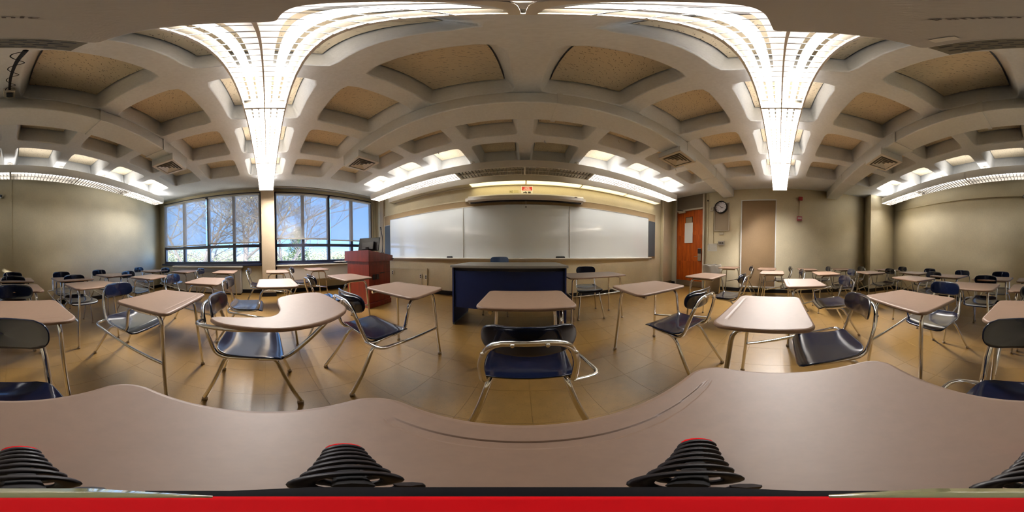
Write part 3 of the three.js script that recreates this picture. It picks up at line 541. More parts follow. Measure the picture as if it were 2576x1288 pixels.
{ const t = thing('thermostat', 'small beige thermostat beside the clock', 'thermostat', XR, 1.895, 2.29); part(t, 'case', M.beigebox, wallX(XR, 2.29, 2.42, 1.84, 1.95, 0.05, 0.01)); part(t, 'dial', M.grille, wallX(XR - 0.05, 2.32, 2.39, 1.875, 1.925, 0.004)); }
{ const t = thing('wall_conduit', 'thin conduit running from the ceiling past the light switches', 'conduit', XR, 1.95, 1.3); part(t, 'conduit_pipe', M.wall, [wallX(XR, 1.29, HC, 2.022, 2.038, 0.016)]); part(t, 'conduit_pipe', M.wall, [wallX(XR, 1.34, 2.3, 1.852, 1.866, 0.014), wallX(XR, 1.325, 1.34, 1.7, 1.866, 0.014)]); part(t, 'clamp', M.darkplate, wallX(XR, 2.62, 2.66, 2.02, 2.05, 0.03)); }
{ const t = thing('switch_plate', 'grey plate with three dark light switches', 'switch', XR, 1.605, 1.28); part(t, 'plate', M.unit, wallX(XR, 1.28, 1.4, 1.51, 1.7, 0.03, 0.006)); for (const f of [1.55, 1.605, 1.66]) part(t, 'toggle', M.black, wallX(XR - 0.03, 1.32, 1.36, f - 0.009, f + 0.009, 0.015, 0.003)); }
{ const t = thing('blank_plate', 'small cream cover plate between the grille and the switches', 'plate', XR, 1.6, 1.57); part(t, 'plate', M.beigebox, wallX(XR, 1.57, 1.64, 1.54, 1.665, 0.02, 0.005)); }
{ const t = thing('floor_plan', 'paper evacuation plan taped below the switches', 'paper', XR, 1.88, 1.1); const art = canvas(256, 192, (x) => { x.fillStyle = '#d9d5cc'; x.fillRect(0, 0, 256, 192); x.strokeStyle = '#a9a49a'; x.lineWidth = 3; for (let i = 0; i < 12; i++) { const px = 90 + (i % 4) * 38, py = 30 + Math.floor(i / 4) * 46; x.beginPath(); x.moveTo(px, py + 26); x.lineTo(px + 26, py); x.lineTo(px + 34, py + 22); x.stroke(); } x.fillStyle = '#b3aea4'; for (let i = 0; i < 8; i++) x.fillRect(20, 26 + i * 18, 50, 6); });
  part(t, 'sheet', mat([0.95, 0.95, 0.95], 0.85, { map: art }), [sheet([XR - 0.003, 1.106, 2.03], [0, 0, -0.3], [0, 0.22, 0])]); }
{ const t = thing('wall_panel', 'tall brown tackboard panel in a white frame on the door wall', 'panel', XR, 0.57, 0.14); part(t, 'board', M.panel, wallX(XR, 0.17, 2.53, 0.115, 1.02, 0.014)); part(t, 'frame', M.paper, [wallX(XR, 2.525, 2.56, 0.09, 1.05, 0.024, 0.004), wallX(XR, 0.14, 0.17, 0.09, 1.05, 0.024, 0.004), wallX(XR, 0.17, 2.53, 1.015, 1.05, 0.024, 0.004), wallX(XR, 0.17, 2.53, 0.09, 0.115, 0.02, 0.004)]); }
{ const t = thing('alarm_strobe', 'red alarm box high on the wall', 'alarm', XR, -0.543, 2.54); part(t, 'case', M.alarm, wallX(XR, 2.545, 2.65, -0.595, -0.49, 0.05, 0.006)); }
{ const t = thing('alarm_conduit', 'thin white conduit between the two red alarm boxes', 'conduit', XR, -0.53, 2.08); part(t, 'conduit_pipe', M.wall, wallX(XR, 2.08, 2.545, -0.538, -0.52, 0.016)); }
{ const t = thing('pull_station', 'red fire alarm pull station with a white bar', 'alarm', XR, -0.523, 1.96); part(t, 'case', M.alarm, wallX(XR, 1.96, 2.08, -0.59, -0.458, 0.055, 0.008)); part(t, 'pull_bar', M.paper, wallX(XR - 0.055, 2.01, 2.04, -0.575, -0.472, 0.014, 0.004)); }
{ // back wall
  const t = thing('wall_wire', 'thin wire conduit sloping along the blank back wall', 'conduit', 2.2, FB + 0.02, 2.35, { ref: BACKR }); part(t, 'conduit_pipe', M.wall, [bar([[3.95, 2.5, FB + 0.012], [3.3, 2.46, FB + 0.012], [0.25, 2.35, FB + 0.012]], 0.009, { seg: 6 })]);
  for (const rf of [BACKL, BACKR]) { const o = thing('wall_bell', 'round dark fitting at the end of the back wall wire', 'fitting', 0.21, FB + 0.03, 2.3, { ref: rf, group: 'round fitting on the back wall' }); part(o, 'dome', M.steel, [bent(plate(0.05, 0.05, 0.049, 0.03), (x, y, f) => [0.21 + x, 2.35 + f, FB + 0.015 + y])]); part(o, 'core', M.black, [bent(plate(0.022, 0.022, 0.0215, 0.02), (x, y, f) => [0.21 + x, 2.35 + f, FB + 0.035 + y])]); }
  const u = thing('wall_joint', 'upright joint strip in the blank back wall', 'strip', 0, FB + 0.01, 0.1, { ref: BACKL }); part(u, 'joint_strip', M.wall, [box(-0.02, 0.02, 0.1, HC, FB, FB + 0.008)]);
  const v = thing('low_raceway', 'low pale raceway on the back wall behind the desks', 'raceway', 0.7, FB + 0.02, 0.37, { ref: BACKR }); part(v, 'channel', M.beigebox, [box(0.3, 1.1, 0.375, 0.41, FB, FB + 0.03, 0.004)]);
}
{ const x = 4.0, f = 1.74, t = thing('trash_can', 'tan round trash can lined with a clear bag beside the door', 'trash can', x, f);
  part(t, 'can', M.bin, turned([[0.001, 0.01], [0.2, 0.01], [0.235, 0.7], [0.245, 0.72], [0.225, 0.72], [0.2, 0.05]], x, f, 24));
  part(t, 'bag', M.bag, surf(6, 40, (u, v) => { const a = v * TAU, k = u * 6, y = [0.66, 0.735, 0.745, 0.72, 0.62, 0.52, 0.47][k] + Math.sin(a * 7 + k) * 0.01 * k / 2 + Math.sin(a * 3 + 1) * 0.015 * (k > 3 ? 1 : 0), r = [0.2, 0.225, 0.245, 0.255, 0.252, 0.25, 0.256][k] + Math.sin(a * 11 + k * 2) * 0.004; return [x + Math.cos(a) * r, y, -f + Math.sin(a) * r]; }, true)); }

// ------------------------------------------------------------------ desks
const TOPY = 0.7, TA = 0.285, TB = 0.215;
const groove = (u, f) => (f > 0.1565 && f < 0.1715 && Math.abs(u) < 0.206 ? -0.0016 : 0);
function topGrid(a, b, rc, us, fs, y, th) { // desktop: flat top with a pencil groove, rounded rim
  const e = 0.011, p = [], idx = [], out = [];
  const U = us.length, F = fs.length;
  for (const f of fs) for (const u of us) { const [x, z] = squircle(u / (a - e), f / (b - e), a - e, b - e, rc - e); p.push(x, y + groove(u, f), -z); }
  for (let i = 0; i < F - 1; i++) for (let j = 0; j < U - 1; j++) { const q = i * U + j; idx.push(q, q + 1, q + U, q + 1, q + U + 1, q + U); }
  const g = new THREE.BufferGeometry(); g.setAttribute('position', new THREE.Float32BufferAttribute(p, 3)); g.setIndex(idx); g.computeVertexNormals(); out.push(g);
  const loop = [...us.map((u) => [u / (a - e), -1]), ...fs.slice(1).map((f) => [1, f / (b - e)]), ...us.slice(0, -1).reverse().map((u) => [u / (a - e), 1]), ...fs.slice(1, -1).reverse().map((f) => [-1, f / (b - e)])];
  const rim = [[0, 0], [0.45, -0.12], [0.8, -0.4], [1, -1], [0.9, -1.55], [0.4, -(th / e)], [-6, -(th / e)]];
  const r = surf(rim.length - 1, loop.length, (_, __, i, j) => { const [o, d] = rim[i], [s, q] = loop[j], k = e * (1 - o), [x, z] = squircle(s, q, a - k, b - k, Math.max(0.004, rc - k)); return [x, y + d * e, -z]; }, true);
  out.push(r); return out;
}
const span = (a, b, n) => Array.from({ length: n + 1 }, (_, i) => a + (b - a) * i / n);
const uLines = (fine) => { const e = TA - 0.011; return [...(fine ? span(-e, -e + 0.05, 4) : [-e, -e + 0.02, -e + 0.045]), -0.207, -0.203, ...span(-0.15, 0.15, 4), 0.203, 0.207, ...(fine ? span(e - 0.05, e, 4) : [e - 0.045, e - 0.02, e])]; };
const fLines = (fine) => { const e = TB - 0.011; return [...(fine ? span(-e, -e + 0.05, 4) : [-e, -e + 0.02, -e + 0.045]), ...span(-0.1, 0.1, 3), 0.155, 0.158, 0.164, 0.17, 0.173, ...(fine ? [0.178, 0.187, 0.196] : [0.185]), e]; };
function chairShapes(seg) { // about the seat's middle, sitter facing +f
  const seat = bent(plate(0.19, 0.18, 0.06, 0.014, (x, f) => -0.014 * (1 - (x / 0.19) ** 2) * Math.max(0, 1 - (f / 0.2) ** 2) + (f < -0.1 ? (f + 0.1) ** 2 * 5 : 0) - (f > 0.11 ? (f - 0.11) ** 2 * 6 : 0), { taper: 0.08 }), (x, y, f) => [x, 0.437 + y, f]);
  const back = bent(plate(0.165, 0.068, 0.062, 0.016), (x, y, f) => [x, 0.695 + f, -0.235 + 0.045 * (x / 0.165) ** 2 - 0.14 * f + y]);
  const loop = bar([[-0.155, 0.41, 0.1], [-0.16, 0.408, -0.17], [-0.155, 0.6, -0.235], [-0.115, 0.715, -0.268], [0.115, 0.715, -0.268], [0.155, 0.6, -0.235], [0.16, 0.408, -0.17], [0.155, 0.41, 0.1]], 0.0125, { seg, bend: 0.06 });
  const bolts = [[-0.05, 0.712, -0.282], [0.05, 0.712, -0.282], [-0.142, 0.655, -0.262], [0.142, 0.655, -0.262]].map(([x, y, f]) => { const s = new THREE.SphereGeometry(0.008, 6, 5); s.scale(1, 1, 0.6); s.translate(x, y, -f); return s; });
  return { seat, back, loop, bolts, cross: bar([[-0.155, 0.404, 0.06], [0.155, 0.404, 0.06]], 0.011, { seg }) };
}
const glide = (x, f) => turned([[0.001, 0], [0.015, 0], [0.017, 0.006], [0.016, 0.02], [0.012, 0.024]], x, f, 8);
function legShape(pts, seg) { return bar(pts, 0.0125, { seg, bend: 0.07 }); }
const TEMPLATE = {};
function deskShapes(fine) {
  if (TEMPLATE[fine]) return TEMPLATE[fine];
  const seg = fine ? 10 : 6, c = chairShapes(seg), sh = (g) => move(g, 0, 0, -0.33), out = [];
  out.push(['desktop', M.laminate, topGrid(TA, TB, 0.055, uLines(fine), fLines(fine), TOPY, 0.022), 0]);
  out.push(['mounting_plate', M.darkplate, [box(-0.2, -0.16, 0.668, 0.679, -0.17, 0.13), box(0.16, 0.2, 0.668, 0.679, -0.17, 0.13)], 0]);
  out.push(['leg', M.chrome, legShape([[0.248, 0.02, 0.185], [0.212, 0.66, 0.135], [0.2, 0.66, -0.16], [0.185, 0.425, -0.2], [0.165, 0.41, -0.3]], seg), glide(0.248, 0.185)]);
  out.push(['leg', M.chrome, legShape([[-0.248, 0.02, 0.185], [-0.212, 0.66, 0.135], [-0.2, 0.66, -0.19]], seg), glide(-0.248, 0.185)]);
  out.push(['crossbar', M.chrome, bar([[-0.205, 0.655, 0.06], [0.205, 0.655, 0.06]], 0.01, { seg }), 0]);
  out.push(['side_rail', M.chrome, bar([[0.158, 0.43, -0.51], [0.275, 0.425, -0.5], [0.272, 0.4, -0.3], [0.228, 0.31, 0.16]], 0.0115, { seg, bend: 0.07 }), 0]);
  for (const s of [1, -1]) out.push(['leg', M.chrome, legShape([[s * 0.135, 0.4, -0.27], [s * 0.15, 0.398, -0.44], [s * 0.2, 0.02, -0.635]], seg), glide(s * 0.2, -0.635)]);
  out.push(['seat', M.navy, sh(c.seat), 0], ['backrest', M.navy, sh(c.back), 0], ['back_frame', M.chrome, sh(c.loop), fine ? sh(c.bolts) : 0, 'bolt'], ['seat_brace', M.chrome, sh(c.cross), 0]);
  return (TEMPLATE[fine] = out);
}
function placeDesk(label, x, f, turn, o = {}) {
  const t = thing('student_desk', label, 'desk', x, f, 0, { ref: o.ref, dup: o.dup, group: o.group ?? 'student desks with attached chairs' });
  for (const [name, m, geo, sub, subName] of deskShapes(o.fine ?? Math.hypot(x, f) < 2.2)) {
    if (o.without?.includes(name)) continue;
    const q = part(t, name, m, move(geo, x, 0, f, turn), { shift: Math.round(rnd() * 20) * 0.07 });
    if (sub) part(t, subName ?? 'glide', subName ? M.chrome : M.glide, move(sub, x, 0, f, turn), { under: q });
  }
  return t;
}
// [x, f, turn, row from the whiteboard, column from the windows]
const D = [
  [-3.45, 1.06, 0.02, 1, 1], [-1.97, 1.07, 0.03, 1, 2], [-0.95, 1.05, 0, 1, 3], [0.02, 1.06, 0, 1, 4], [1.05, 1.07, -0.05, 1, 5], [2.16, 1.02, -0.02, 1, 6], [3.85, 1.2, 0.02, 1, 7],
  [-3.22, 0.19, 0, 2, 1], [-1.84, 0.1, 0, 2, 2], [0.9, 0.06, 0, 2, 5], [1.88, -0.28, 0.03, 2, 6], [3.02, 0.12, 0, 2, 7], [3.88, 0.28, 0, 2, 8],
  [-3.2, -0.84, 0.02, 3, 1], [-1.95, -0.74, 0, 3, 2], [-0.95, -0.7, 0, 3, 3], [0.83, -0.86, 0.05, 3, 5], [2.92, -0.86, 0, 3, 6], [3.86, -0.67, 0, 3, 7],
  [-3.13, -1.73, 0, 4, 1], [-2.0, -1.74, 0.04, 4, 2], [-0.9, -1.68, 0, 4, 3], [0.68, -1.68, 0.02, 4, 5], [1.68, -1.82, 0, 4, 6], [2.84, -1.77, 0, 4, 7], [3.8, -1.56, 0, 4, 8],
  [-2.96, -2.45, 0, 5, 1], [-1.76, -2.42, 0, 5, 2], [-0.9, -2.3, 0, 5, 3], [0.63, -2.42, 0, 5, 5], [1.43, -2.46, 0, 5, 6], [2.28, -2.5, 0, 5, 7], [3.2, -2.5, 0, 5, 8]];
const ORD = ['', 'first', 'second', 'third', 'fourth', 'fifth', 'sixth', 'seventh', 'eighth'];
for (const [x, f, turn, row, col] of D) placeDesk(`taupe desk with attached navy chair, ${ORD[row]} row from the whiteboards, ${col === 1 ? 'next to the window wall' : ORD[col] + ' from the windows'}`, x, f, turn);
for (const [f, row, side] of [[-0.93, 'directly behind the desk with the camera stand', 0], [-1.7, 'two places behind the desk with the camera stand', 0], [-2.36, 'last in line behind the desk with the camera stand', 0]])
  for (const s of [-1, 1]) placeDesk(`taupe desk with attached navy chair, ${row}`, -0.03 + side, f, 0, { ref: s * PI, fine: f > -1.5, group: 'desks in line behind the camera stand' });

// the desk that carries the camera stand reaches all round the eye: its top is laid out in rings about it
const OX = 0.067, OF = -0.034;
function reach(b, cx, cf, ha, hb, rc) { // distance from the middle of the room to a rounded rectangle's edge along bearing b
  const s = Math.sin(b), c = Math.cos(b); let lo = 0, hi = 1.5;
  for (let k = 0; k < 40; k++) { const m = (lo + hi) / 2, x = Math.abs(s * m - cx), f = Math.abs(c * m - cf), qx = Math.max(0, x - (ha - rc)), qf = Math.max(0, f - (hb - rc)); if (x <= ha && f <= hb && Math.hypot(qx, qf) <= rc + 1e-9) lo = m; else hi = m; }
  return lo;
}
// rings about the middle of the room, laid straight into the hall from one end to the other
function ringsInHall(t, name, m, rows, pointAt, o = {}) {
  const cols = o.cols ?? 300, T0 = o.from ?? -(PI + 0.3), T1 = o.to ?? PI + 0.3, P = [], UV = [], idx = [], base = t.how.base, q = [0, 0, 0];
  for (let i = 0; i < rows; i++) for (let j = 0; j <= cols; j++) {
    const th = T0 + (T1 - T0) * j / cols, b = th - YAW, [r, y] = pointAt(i, b), x = Math.sin(b) * r, f = Math.cos(b) * r;
    const up = y - EYE, sl = up / Math.atan2(up, r); q[0] = sl * th; q[1] = EYE + up; q[2] = -sl / DEPTH; P.push(q[0] - base[0], q[1] - base[1], q[2] - base[2]); UV.push(x * 1.0, f * 1.0);
  }
  for (let i = 0; i < rows - 1; i++) for (let j = 0; j < cols; j++) { const a = i * (cols + 1) + j, c = a + cols + 1; idx.push(a, a + 1, c, a + 1, c + 1, c); }
  const g = new THREE.BufferGeometry(); g.setAttribute('position', new THREE.Float32BufferAttribute(P, 3)); g.setAttribute('uv', new THREE.Float32BufferAttribute(UV, 2)); g.setIndex(idx); g.computeVertexNormals();
  return mesh(name, g, m, o.under ?? t);
}
{
  const t = thing('student_desk', 'taupe desk with attached navy chair that carries the spring-legged camera stand', 'desk', 0.067, -0.04, 0, { ref: null, dup: 0.75, group: 'student desks with attached chairs' });
  const e = 0.011, R = [...span(0.0005, 0.9, 9), ...span(0.91, 0.985, 40), 1], rim = [[1, 0, 0], [1, 0.45, -0.12], [1, 0.8, -0.4], [1, 1, -1], [1, 0.9, -1.55], [1, 0.3, -2], [0.8, 0, -2]];
  const N = R.length;
  ringsInHall(t, 'desktop', M.laminate, N + rim.length, (i, b) => {
    const top = reach(b, OX, OF, TA - e, TB - e, 0.05), full = reach(b, OX, OF, TA, TB, 0.06);
    if (i < N) { // rings crowd where the groove runs
      const f = (0.1645 + OF) / Math.max(1e-6, Math.cos(b)), u = Math.sin(b) * f - OX; let r = top * R[i];
      if (Math.cos(b) > 0 && Math.abs(u) < 0.24 && f < top * 0.985) { const w = Math.min(0.05, top - f); r = R[i] < 0.9 ? (f - w) * R[i] / 0.9 : R[i] >= 1 ? top : f - w + (R[i] - 0.9) / 0.085 * 2 * w; r = Math.min(r, top); }
      return [r, TOPY + groove(Math.sin(b) * r - OX, Math.cos(b) * r - OF)];
    }
    const [k, o, d] = rim[i - N]; return [(top + (full - top) * o) * k, TOPY + d * e];
  }, { cols: 520 });
  for (const [name, m, geo, sub, subName] of deskShapes(true)) { if (name === 'desktop' || name === 'mounting_plate') continue; const q = part(t, name, m, move(geo, OX - 0.04, 0, OF - 0.02, 0)); if (sub) part(t, subName ?? 'glide', subName ? M.chrome : M.glide, move(sub, OX - 0.04, 0, OF - 0.02, 0), { under: q }); }
}
{ // camera stand: three spring legs, dark mount, red foot plate
  const t = thing('camera_stand', 'small camera stand with three black spring legs and a red plate', 'stand', 0, 0, TOPY, { ref: null, dup: 0.95, tol: 0.004, least: 0.0015 });
  for (const [x, f] of [[-0.006, -0.113], [-0.1, 0.046], [0.108, 0.054]]) {
    const L = Math.hypot(x, f), dx = x / L, df = f / L, n = 7, P = [], top = [dx * 0.03, 0.8, df * 0.03], foot = [x, TOPY + 0.014, f];
    const ax = V3(foot[0] - top[0], foot[1] - top[1], -(foot[2] - top[2])).normalize(), side = V3(df, 0, dx).normalize(), up = ax.clone().cross(side).normalize();
    for (let k = 0; k <= n * 24; k++) { const s = k / (n * 24), a = s * n * TAU, r = 0.0115; P.push(V3(top[0], top[1], -top[2]).lerp(V3(foot[0], foot[1], -foot[2]), s).addScaledVector(side, Math.cos(a) * r).addScaledVector(up, Math.sin(a) * r)); }
    const leg = part(t, 'spring_leg', M.coil, sweep(P, 0.0034, 7));
    for (const rf of f < -0.1 ? [PI, -PI] : [null]) part(t, 'core', M.rubber, bar([top, foot], 0.0045, { seg: 8 }), { under: leg, ref: rf });
    part(t, 'foot_cap', M.red, bar([[foot[0] - dx * 0.001, foot[1], foot[2] - df * 0.001], [foot[0] + dx * 0.006, foot[1] - 0.0035, foot[2] + df * 0.006]], 0.0135, { seg: 14 }), { under: leg, label: 'red rubber foot' });
  }
  const y = 0.815;
  ringsInHall(t, 'red_plate', M.red, 5, (i) => [[0.0001, 0.006, 0.012, 0.0165, 0.0165][i], i < 4 ? y + 0.012 : y - 0.004]);
  const arc = (px) => (px - 1288) / 2576 * TAU;
  ringsInHall(t, 'mount_bar', M.mount, 6, (i, b) => { const th = wrap(b + YAW), k = Math.min(1, (1.75 - Math.abs(th - 0.02)) / 0.5), w = 0.0105 + 0.004 * Math.max(0, k); return [[0.0125, 0.0125, 0.0145, 0.0125 + w, 0.0125 + w, 0.013][i], [y + 0.004, y + 0.008, y + 0.009, y + 0.009, y - 0.002, y - 0.004][i]]; }, { from: arc(365), to: arc(2235) });
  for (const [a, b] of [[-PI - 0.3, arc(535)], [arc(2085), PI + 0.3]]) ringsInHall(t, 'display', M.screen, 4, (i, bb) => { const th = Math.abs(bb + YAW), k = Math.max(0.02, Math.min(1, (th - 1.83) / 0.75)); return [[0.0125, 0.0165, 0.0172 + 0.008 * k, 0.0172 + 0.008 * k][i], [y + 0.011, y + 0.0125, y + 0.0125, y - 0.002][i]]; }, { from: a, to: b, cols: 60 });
}
{ // ceiling projector straight above
  const t = thing('ceiling_projector', 'grey projector hanging from the ceiling with a brand name underneath', 'projector', 0.04, -0.12, 2.3, { ref: null, dup: 0.75, least: 0.004 });
  const cx = 0.038, cf = -0.15, ha = 0.219, hb = 0.16, Y = 2.3, edge = (b, g = 0) => reach(b, cx, cf, ha + g, hb + g, 0.02);
  ringsInHall(t, 'case', M.projector, 16, (i, b) => i < 10 ? [edge(b) * (i / 9 * 0.985 + 0.0001), Y] : [edge(b) * [0.995, 1, 1, 1, 0.98, 0.5][i - 10], Y + [0.002, 0.006, 0.05, 0.11, 0.12, 0.12][i - 10]], { cols: 420 });
  const q = (u, v) => [-0.16 + 0.4 * u + (u - 0.5) * -0.004 * v, Y + 0.004 + 0.066 * v, 0.288 + 0.1 * v];
  const rears = [-1, 1].map((sd) => part(t, 'rear_panel', M.vent, surf(4, 8, (v, u) => q(u, v)), { ref: sd * PI }));
  for (let r = 0; r < 4; r++) for (let k = 0; k < 7; k++) { const u0 = 0.05 + k * 0.135 + (r % 2) * 0.06, v0 = 0.14 + r * 0.21; if (u0 + 0.09 < 0.97) [-1, 1].forEach((sd, n) => { if (n ? u0 + 0.09 > 0.4 : u0 < 0.5) part(t, 'vent_slot', M.black, surf(1, 3, (v, u) => { const s = q(u0 + 0.09 * u, v0 + 0.09 * v); return [s[0], s[1] - 0.002, s[2] + 0.001]; }), { under: rears[n], ref: sd * PI }); }); }
  const font = await new FontLoader().loadAsync('fonts/droid/droid_sans_bold.typeface.json');
  const word = new TextGeometry('Panasonic', { font, size: 0.0165, depth: 0.0012, curveSegments: 5 }); word.computeBoundingBox(); const wd = word.boundingBox.max.x;
  part(t, 'lettering', M.text, bent(flatten(word), (x, y, z) => [0.097 - x / wd * 0.122, Y - 0.0013 + z * -1 * 0.3, -0.1 - 0.022 * (x / wd) ** 0.5 * 0.6 + y * 0.95 - 0.012]));
  part(t, 'rating_label', M.paper, box(0.14, 0.2, Y - 0.001, Y, -0.262, -0.236), { ref: PI });
  part(t, 'mount_pole', M.white, bar([[0.04, 2.41, -0.2], [0.04, 2.9, -0.2]], 0.025, { seg: 12 }));
  const cable = part(t, 'power_cable', M.rubber, bar([[-0.04, 2.4, -0.42], [-0.02, 2.62, -0.62], [0.005, 2.8, -0.9], [0.012, 2.87, -1.12]], 0.009, { bend: 0.12, seg: 7 }));
  const P = []; for (let k = 0; k <= 60; k++) { const s = k / 60, b = [-0.03 + 0.04 * s, 2.42 + 0.44 * s ** 0.8, -0.45 - 0.66 * s]; P.push(V3(b[0] + Math.sin(s * 21) * 0.03, b[1] + Math.cos(s * 21) * 0.02, -b[2])); } part(t, 'wire', M.rubber, sweep(P, 0.003, 5), { under: cable });
}
for (const s of [-1, 1]) { const t = thing('ceiling_outlet', 'open outlet box with dark plugs on the ceiling by the projector', 'outlet', 0.012, -1.15, 2.82, { ref: s * PI, group: 'ceiling outlet box by the projector' }); part(t, 'box', M.beigebox, box(-0.03, 0.055, 2.84, HC, -1.215, -1.1, 0.004)); part(t, 'plug', M.black, box(-0.012, 0.035, 2.815, 2.842, -1.19, -1.13, 0.006)); part(t, 'wire_end', M.paper, bar([[-0.02, 2.83, -1.2], [0.02, 2.82, -1.21], [0.04, 2.835, -1.19]], 0.005, { seg: 5 })); }

// tablet-arm desk between the camera desk and the windows
{
  const x = -0.97, f = -0.1, t = thing('tablet_arm_desk', 'navy chair with one curved taupe tablet arm wrapping round the seat', 'desk', x, f), c = chairShapes(10), at = (g) => move(g, x, 0, f);
  const pts = [[0.225, -0.175], [0.275, -0.13], [0.315, 0.05], [0.318, 0.2], [0.275, 0.38], [0.175, 0.515], [0.06, 0.54], [-0.2, 0.535], [-0.3, 0.505], [-0.325, 0.42], [-0.27, 0.25], [-0.2, 0.175], [-0.08, 0.16], [0.09, 0.16], [0.165, 0.12], [0.185, 0.0], [0.195, -0.14]];
  const shape = new THREE.Shape(); const cv = new THREE.CatmullRomCurve3(pts.map(([a, b]) => V3(a, b, 0)), true, 'centripetal'); cv.getPoints(70).forEach((p, i) => (i ? shape.lineTo(p.x, p.y) : shape.moveTo(p.x, p.y)));
  const top = new THREE.ExtrudeGeometry(shape, { depth: 0.006, bevelEnabled: true, bevelThickness: 0.009, bevelSize: 0.009, bevelOffset: -0.009, bevelSegments: 3 }); top.rotateX(-PI / 2); top.translate(0, 0.676, 0);
  part(t, 'tablet', M.laminate, at(top), { least: 0.03 });
  part(t, 'seat', M.navy, at(c.seat)); part(t, 'backrest', M.navy, at(c.back)); const bf = part(t, 'back_frame', M.chrome, at(c.loop)); part(t, 'bolt', M.chrome, at(c.bolts), { under: bf });
  part(t, 'arm_tube', M.chrome, at(bar([[0.158, 0.64, -0.25], [0.27, 0.662, -0.24], [0.285, 0.662, -0.1], [0.27, 0.662, 0.12]], 0.012, { seg: 10, bend: 0.08 })));
  part(t, 'tablet_strut', M.chrome, at(bar([[0.158, 0.408, 0.05], [0.165, 0.41, 0.18], [0.2, 0.655, 0.4], [0.1, 0.662, 0.45]], 0.0125, { seg: 10, bend: 0.06 })));
  for (const [sx, sf] of [[1, -0.23], [1, 0.245], [-1, -0.23], [-1, 0.245]]) { const lg = part(t, 'leg', M.chrome, at(legShape([[sx * 0.13, 0.4, sf * 0.2], [sx * 0.14, 0.398, sf * 0.55], [sx * 0.19, 0.02, sf]], 10))); part(t, 'glide', M.glide, at(glide(sx * 0.19, sf)), { under: lg }); }
}
function looseChair(name, label, x, f, turn, m, k, o = {}) {
  const t = thing(name, label, 'chair', x, f), c = chairShapes(8), at = (g) => move([g].flat(3).map((q) => q.clone().scale(o.w ?? 1, k, 1)), x, 0, f, turn);
  part(t, 'seat', m, at(c.seat)); part(t, 'backrest', m, at(o.tall ? bent(plate(0.165, 0.12, 0.05, 0.016), (px, y, pf) => [px, 0.66 + pf, -0.23 + 0.03 * (px / 0.165) ** 2 - 0.14 * pf + y]) : c.back)); part(t, 'back_frame', M.chrome, at(c.loop));
  for (const [sx, sf] of [[1, -0.24], [1, 0.24], [-1, -0.24], [-1, 0.24]]) { const lg = part(t, 'leg', M.chrome, at(legShape([[sx * 0.13, 0.4, sf * 0.2], [sx * 0.14, 0.398, sf * 0.55], [sx * 0.19, 0.02, sf]], 8))); part(t, 'glide', M.glide, at(glide(sx * 0.19, sf)), { under: lg }); }
}
looseChair('teacher_chair', 'bright blue chair behind the navy teacher desk', -0.42, 2.66, PI, M.blue, 1.2, { tall: true });
looseChair('side_chair', 'dark navy chair behind the narrow side table', 1.0, 2.36, PI - 0.18, M.navy, 1.02);
{ const t = thing('teacher_desk', 'navy metal teacher desk with a grey top before the whiteboards', 'desk', -0.19, 2.3);
  part(t, 'top', M.greytop, box(-0.93, 0.555, 0.815, 0.848, 1.93, 2.72, 0.006)); part(t, 'modesty_panel', M.deskblue, box(-0.88, 0.505, 0.27, 0.775, 1.965, 1.985)); part(t, 'recess_shade', M.darkplate, box(-0.88, 0.505, 0.775, 0.815, 1.99, 2.01));  // strip under the top is coloured dark for the shaded recess there
  for (const [a, b] of [[-0.91, -0.885], [0.51, 0.535]]) { const s = part(t, 'side_panel', M.deskblue, box(a, b, 0.03, 0.815, 1.95, 2.53, 0.004)); part(t, 'foot_strip', M.slate, box(a, b, 0, 0.03, 1.96, 2.52), { under: s }); } }
{ const t = thing('side_table', 'narrow taupe table on chrome legs beside the teacher desk', 'table', 1.0, 2.18);
  part(t, 'tabletop', M.laminate, move(topGrid(0.43, 0.255, 0.04, span(-0.419, 0.419, 8), span(-0.244, 0.244, 6), 0.69, 0.022).map((g) => g), 1.0, 0, 2.18));
  for (const sx of [-1, 1]) for (const sf of [-1, 1]) { const lg = part(t, 'leg', M.chrome, bar([[1.0 + sx * 0.39, 0.02, 2.18 + sf * 0.2], [1.0 + sx * 0.365, 0.655, 2.18 + sf * 0.17], [1.0 + sx * 0.3, 0.662, 2.18 + sf * 0.17]], 0.0125, { bend: 0.06 })); part(t, 'glide', M.glide, glide(1.0 + sx * 0.39, 2.18 + sf * 0.2), { under: lg }); }
  part(t, 'stretcher', M.chrome, bar([[0.63, 0.42, 2.02], [1.37, 0.42, 2.02]], 0.009)); for (const sx of [-1, 1]) part(t, 'crossbar', M.chrome, bar([[1.0 + sx * 0.375, 0.42, 2.0], [1.0 + sx * 0.375, 0.42, 2.36]], 0.009)); }

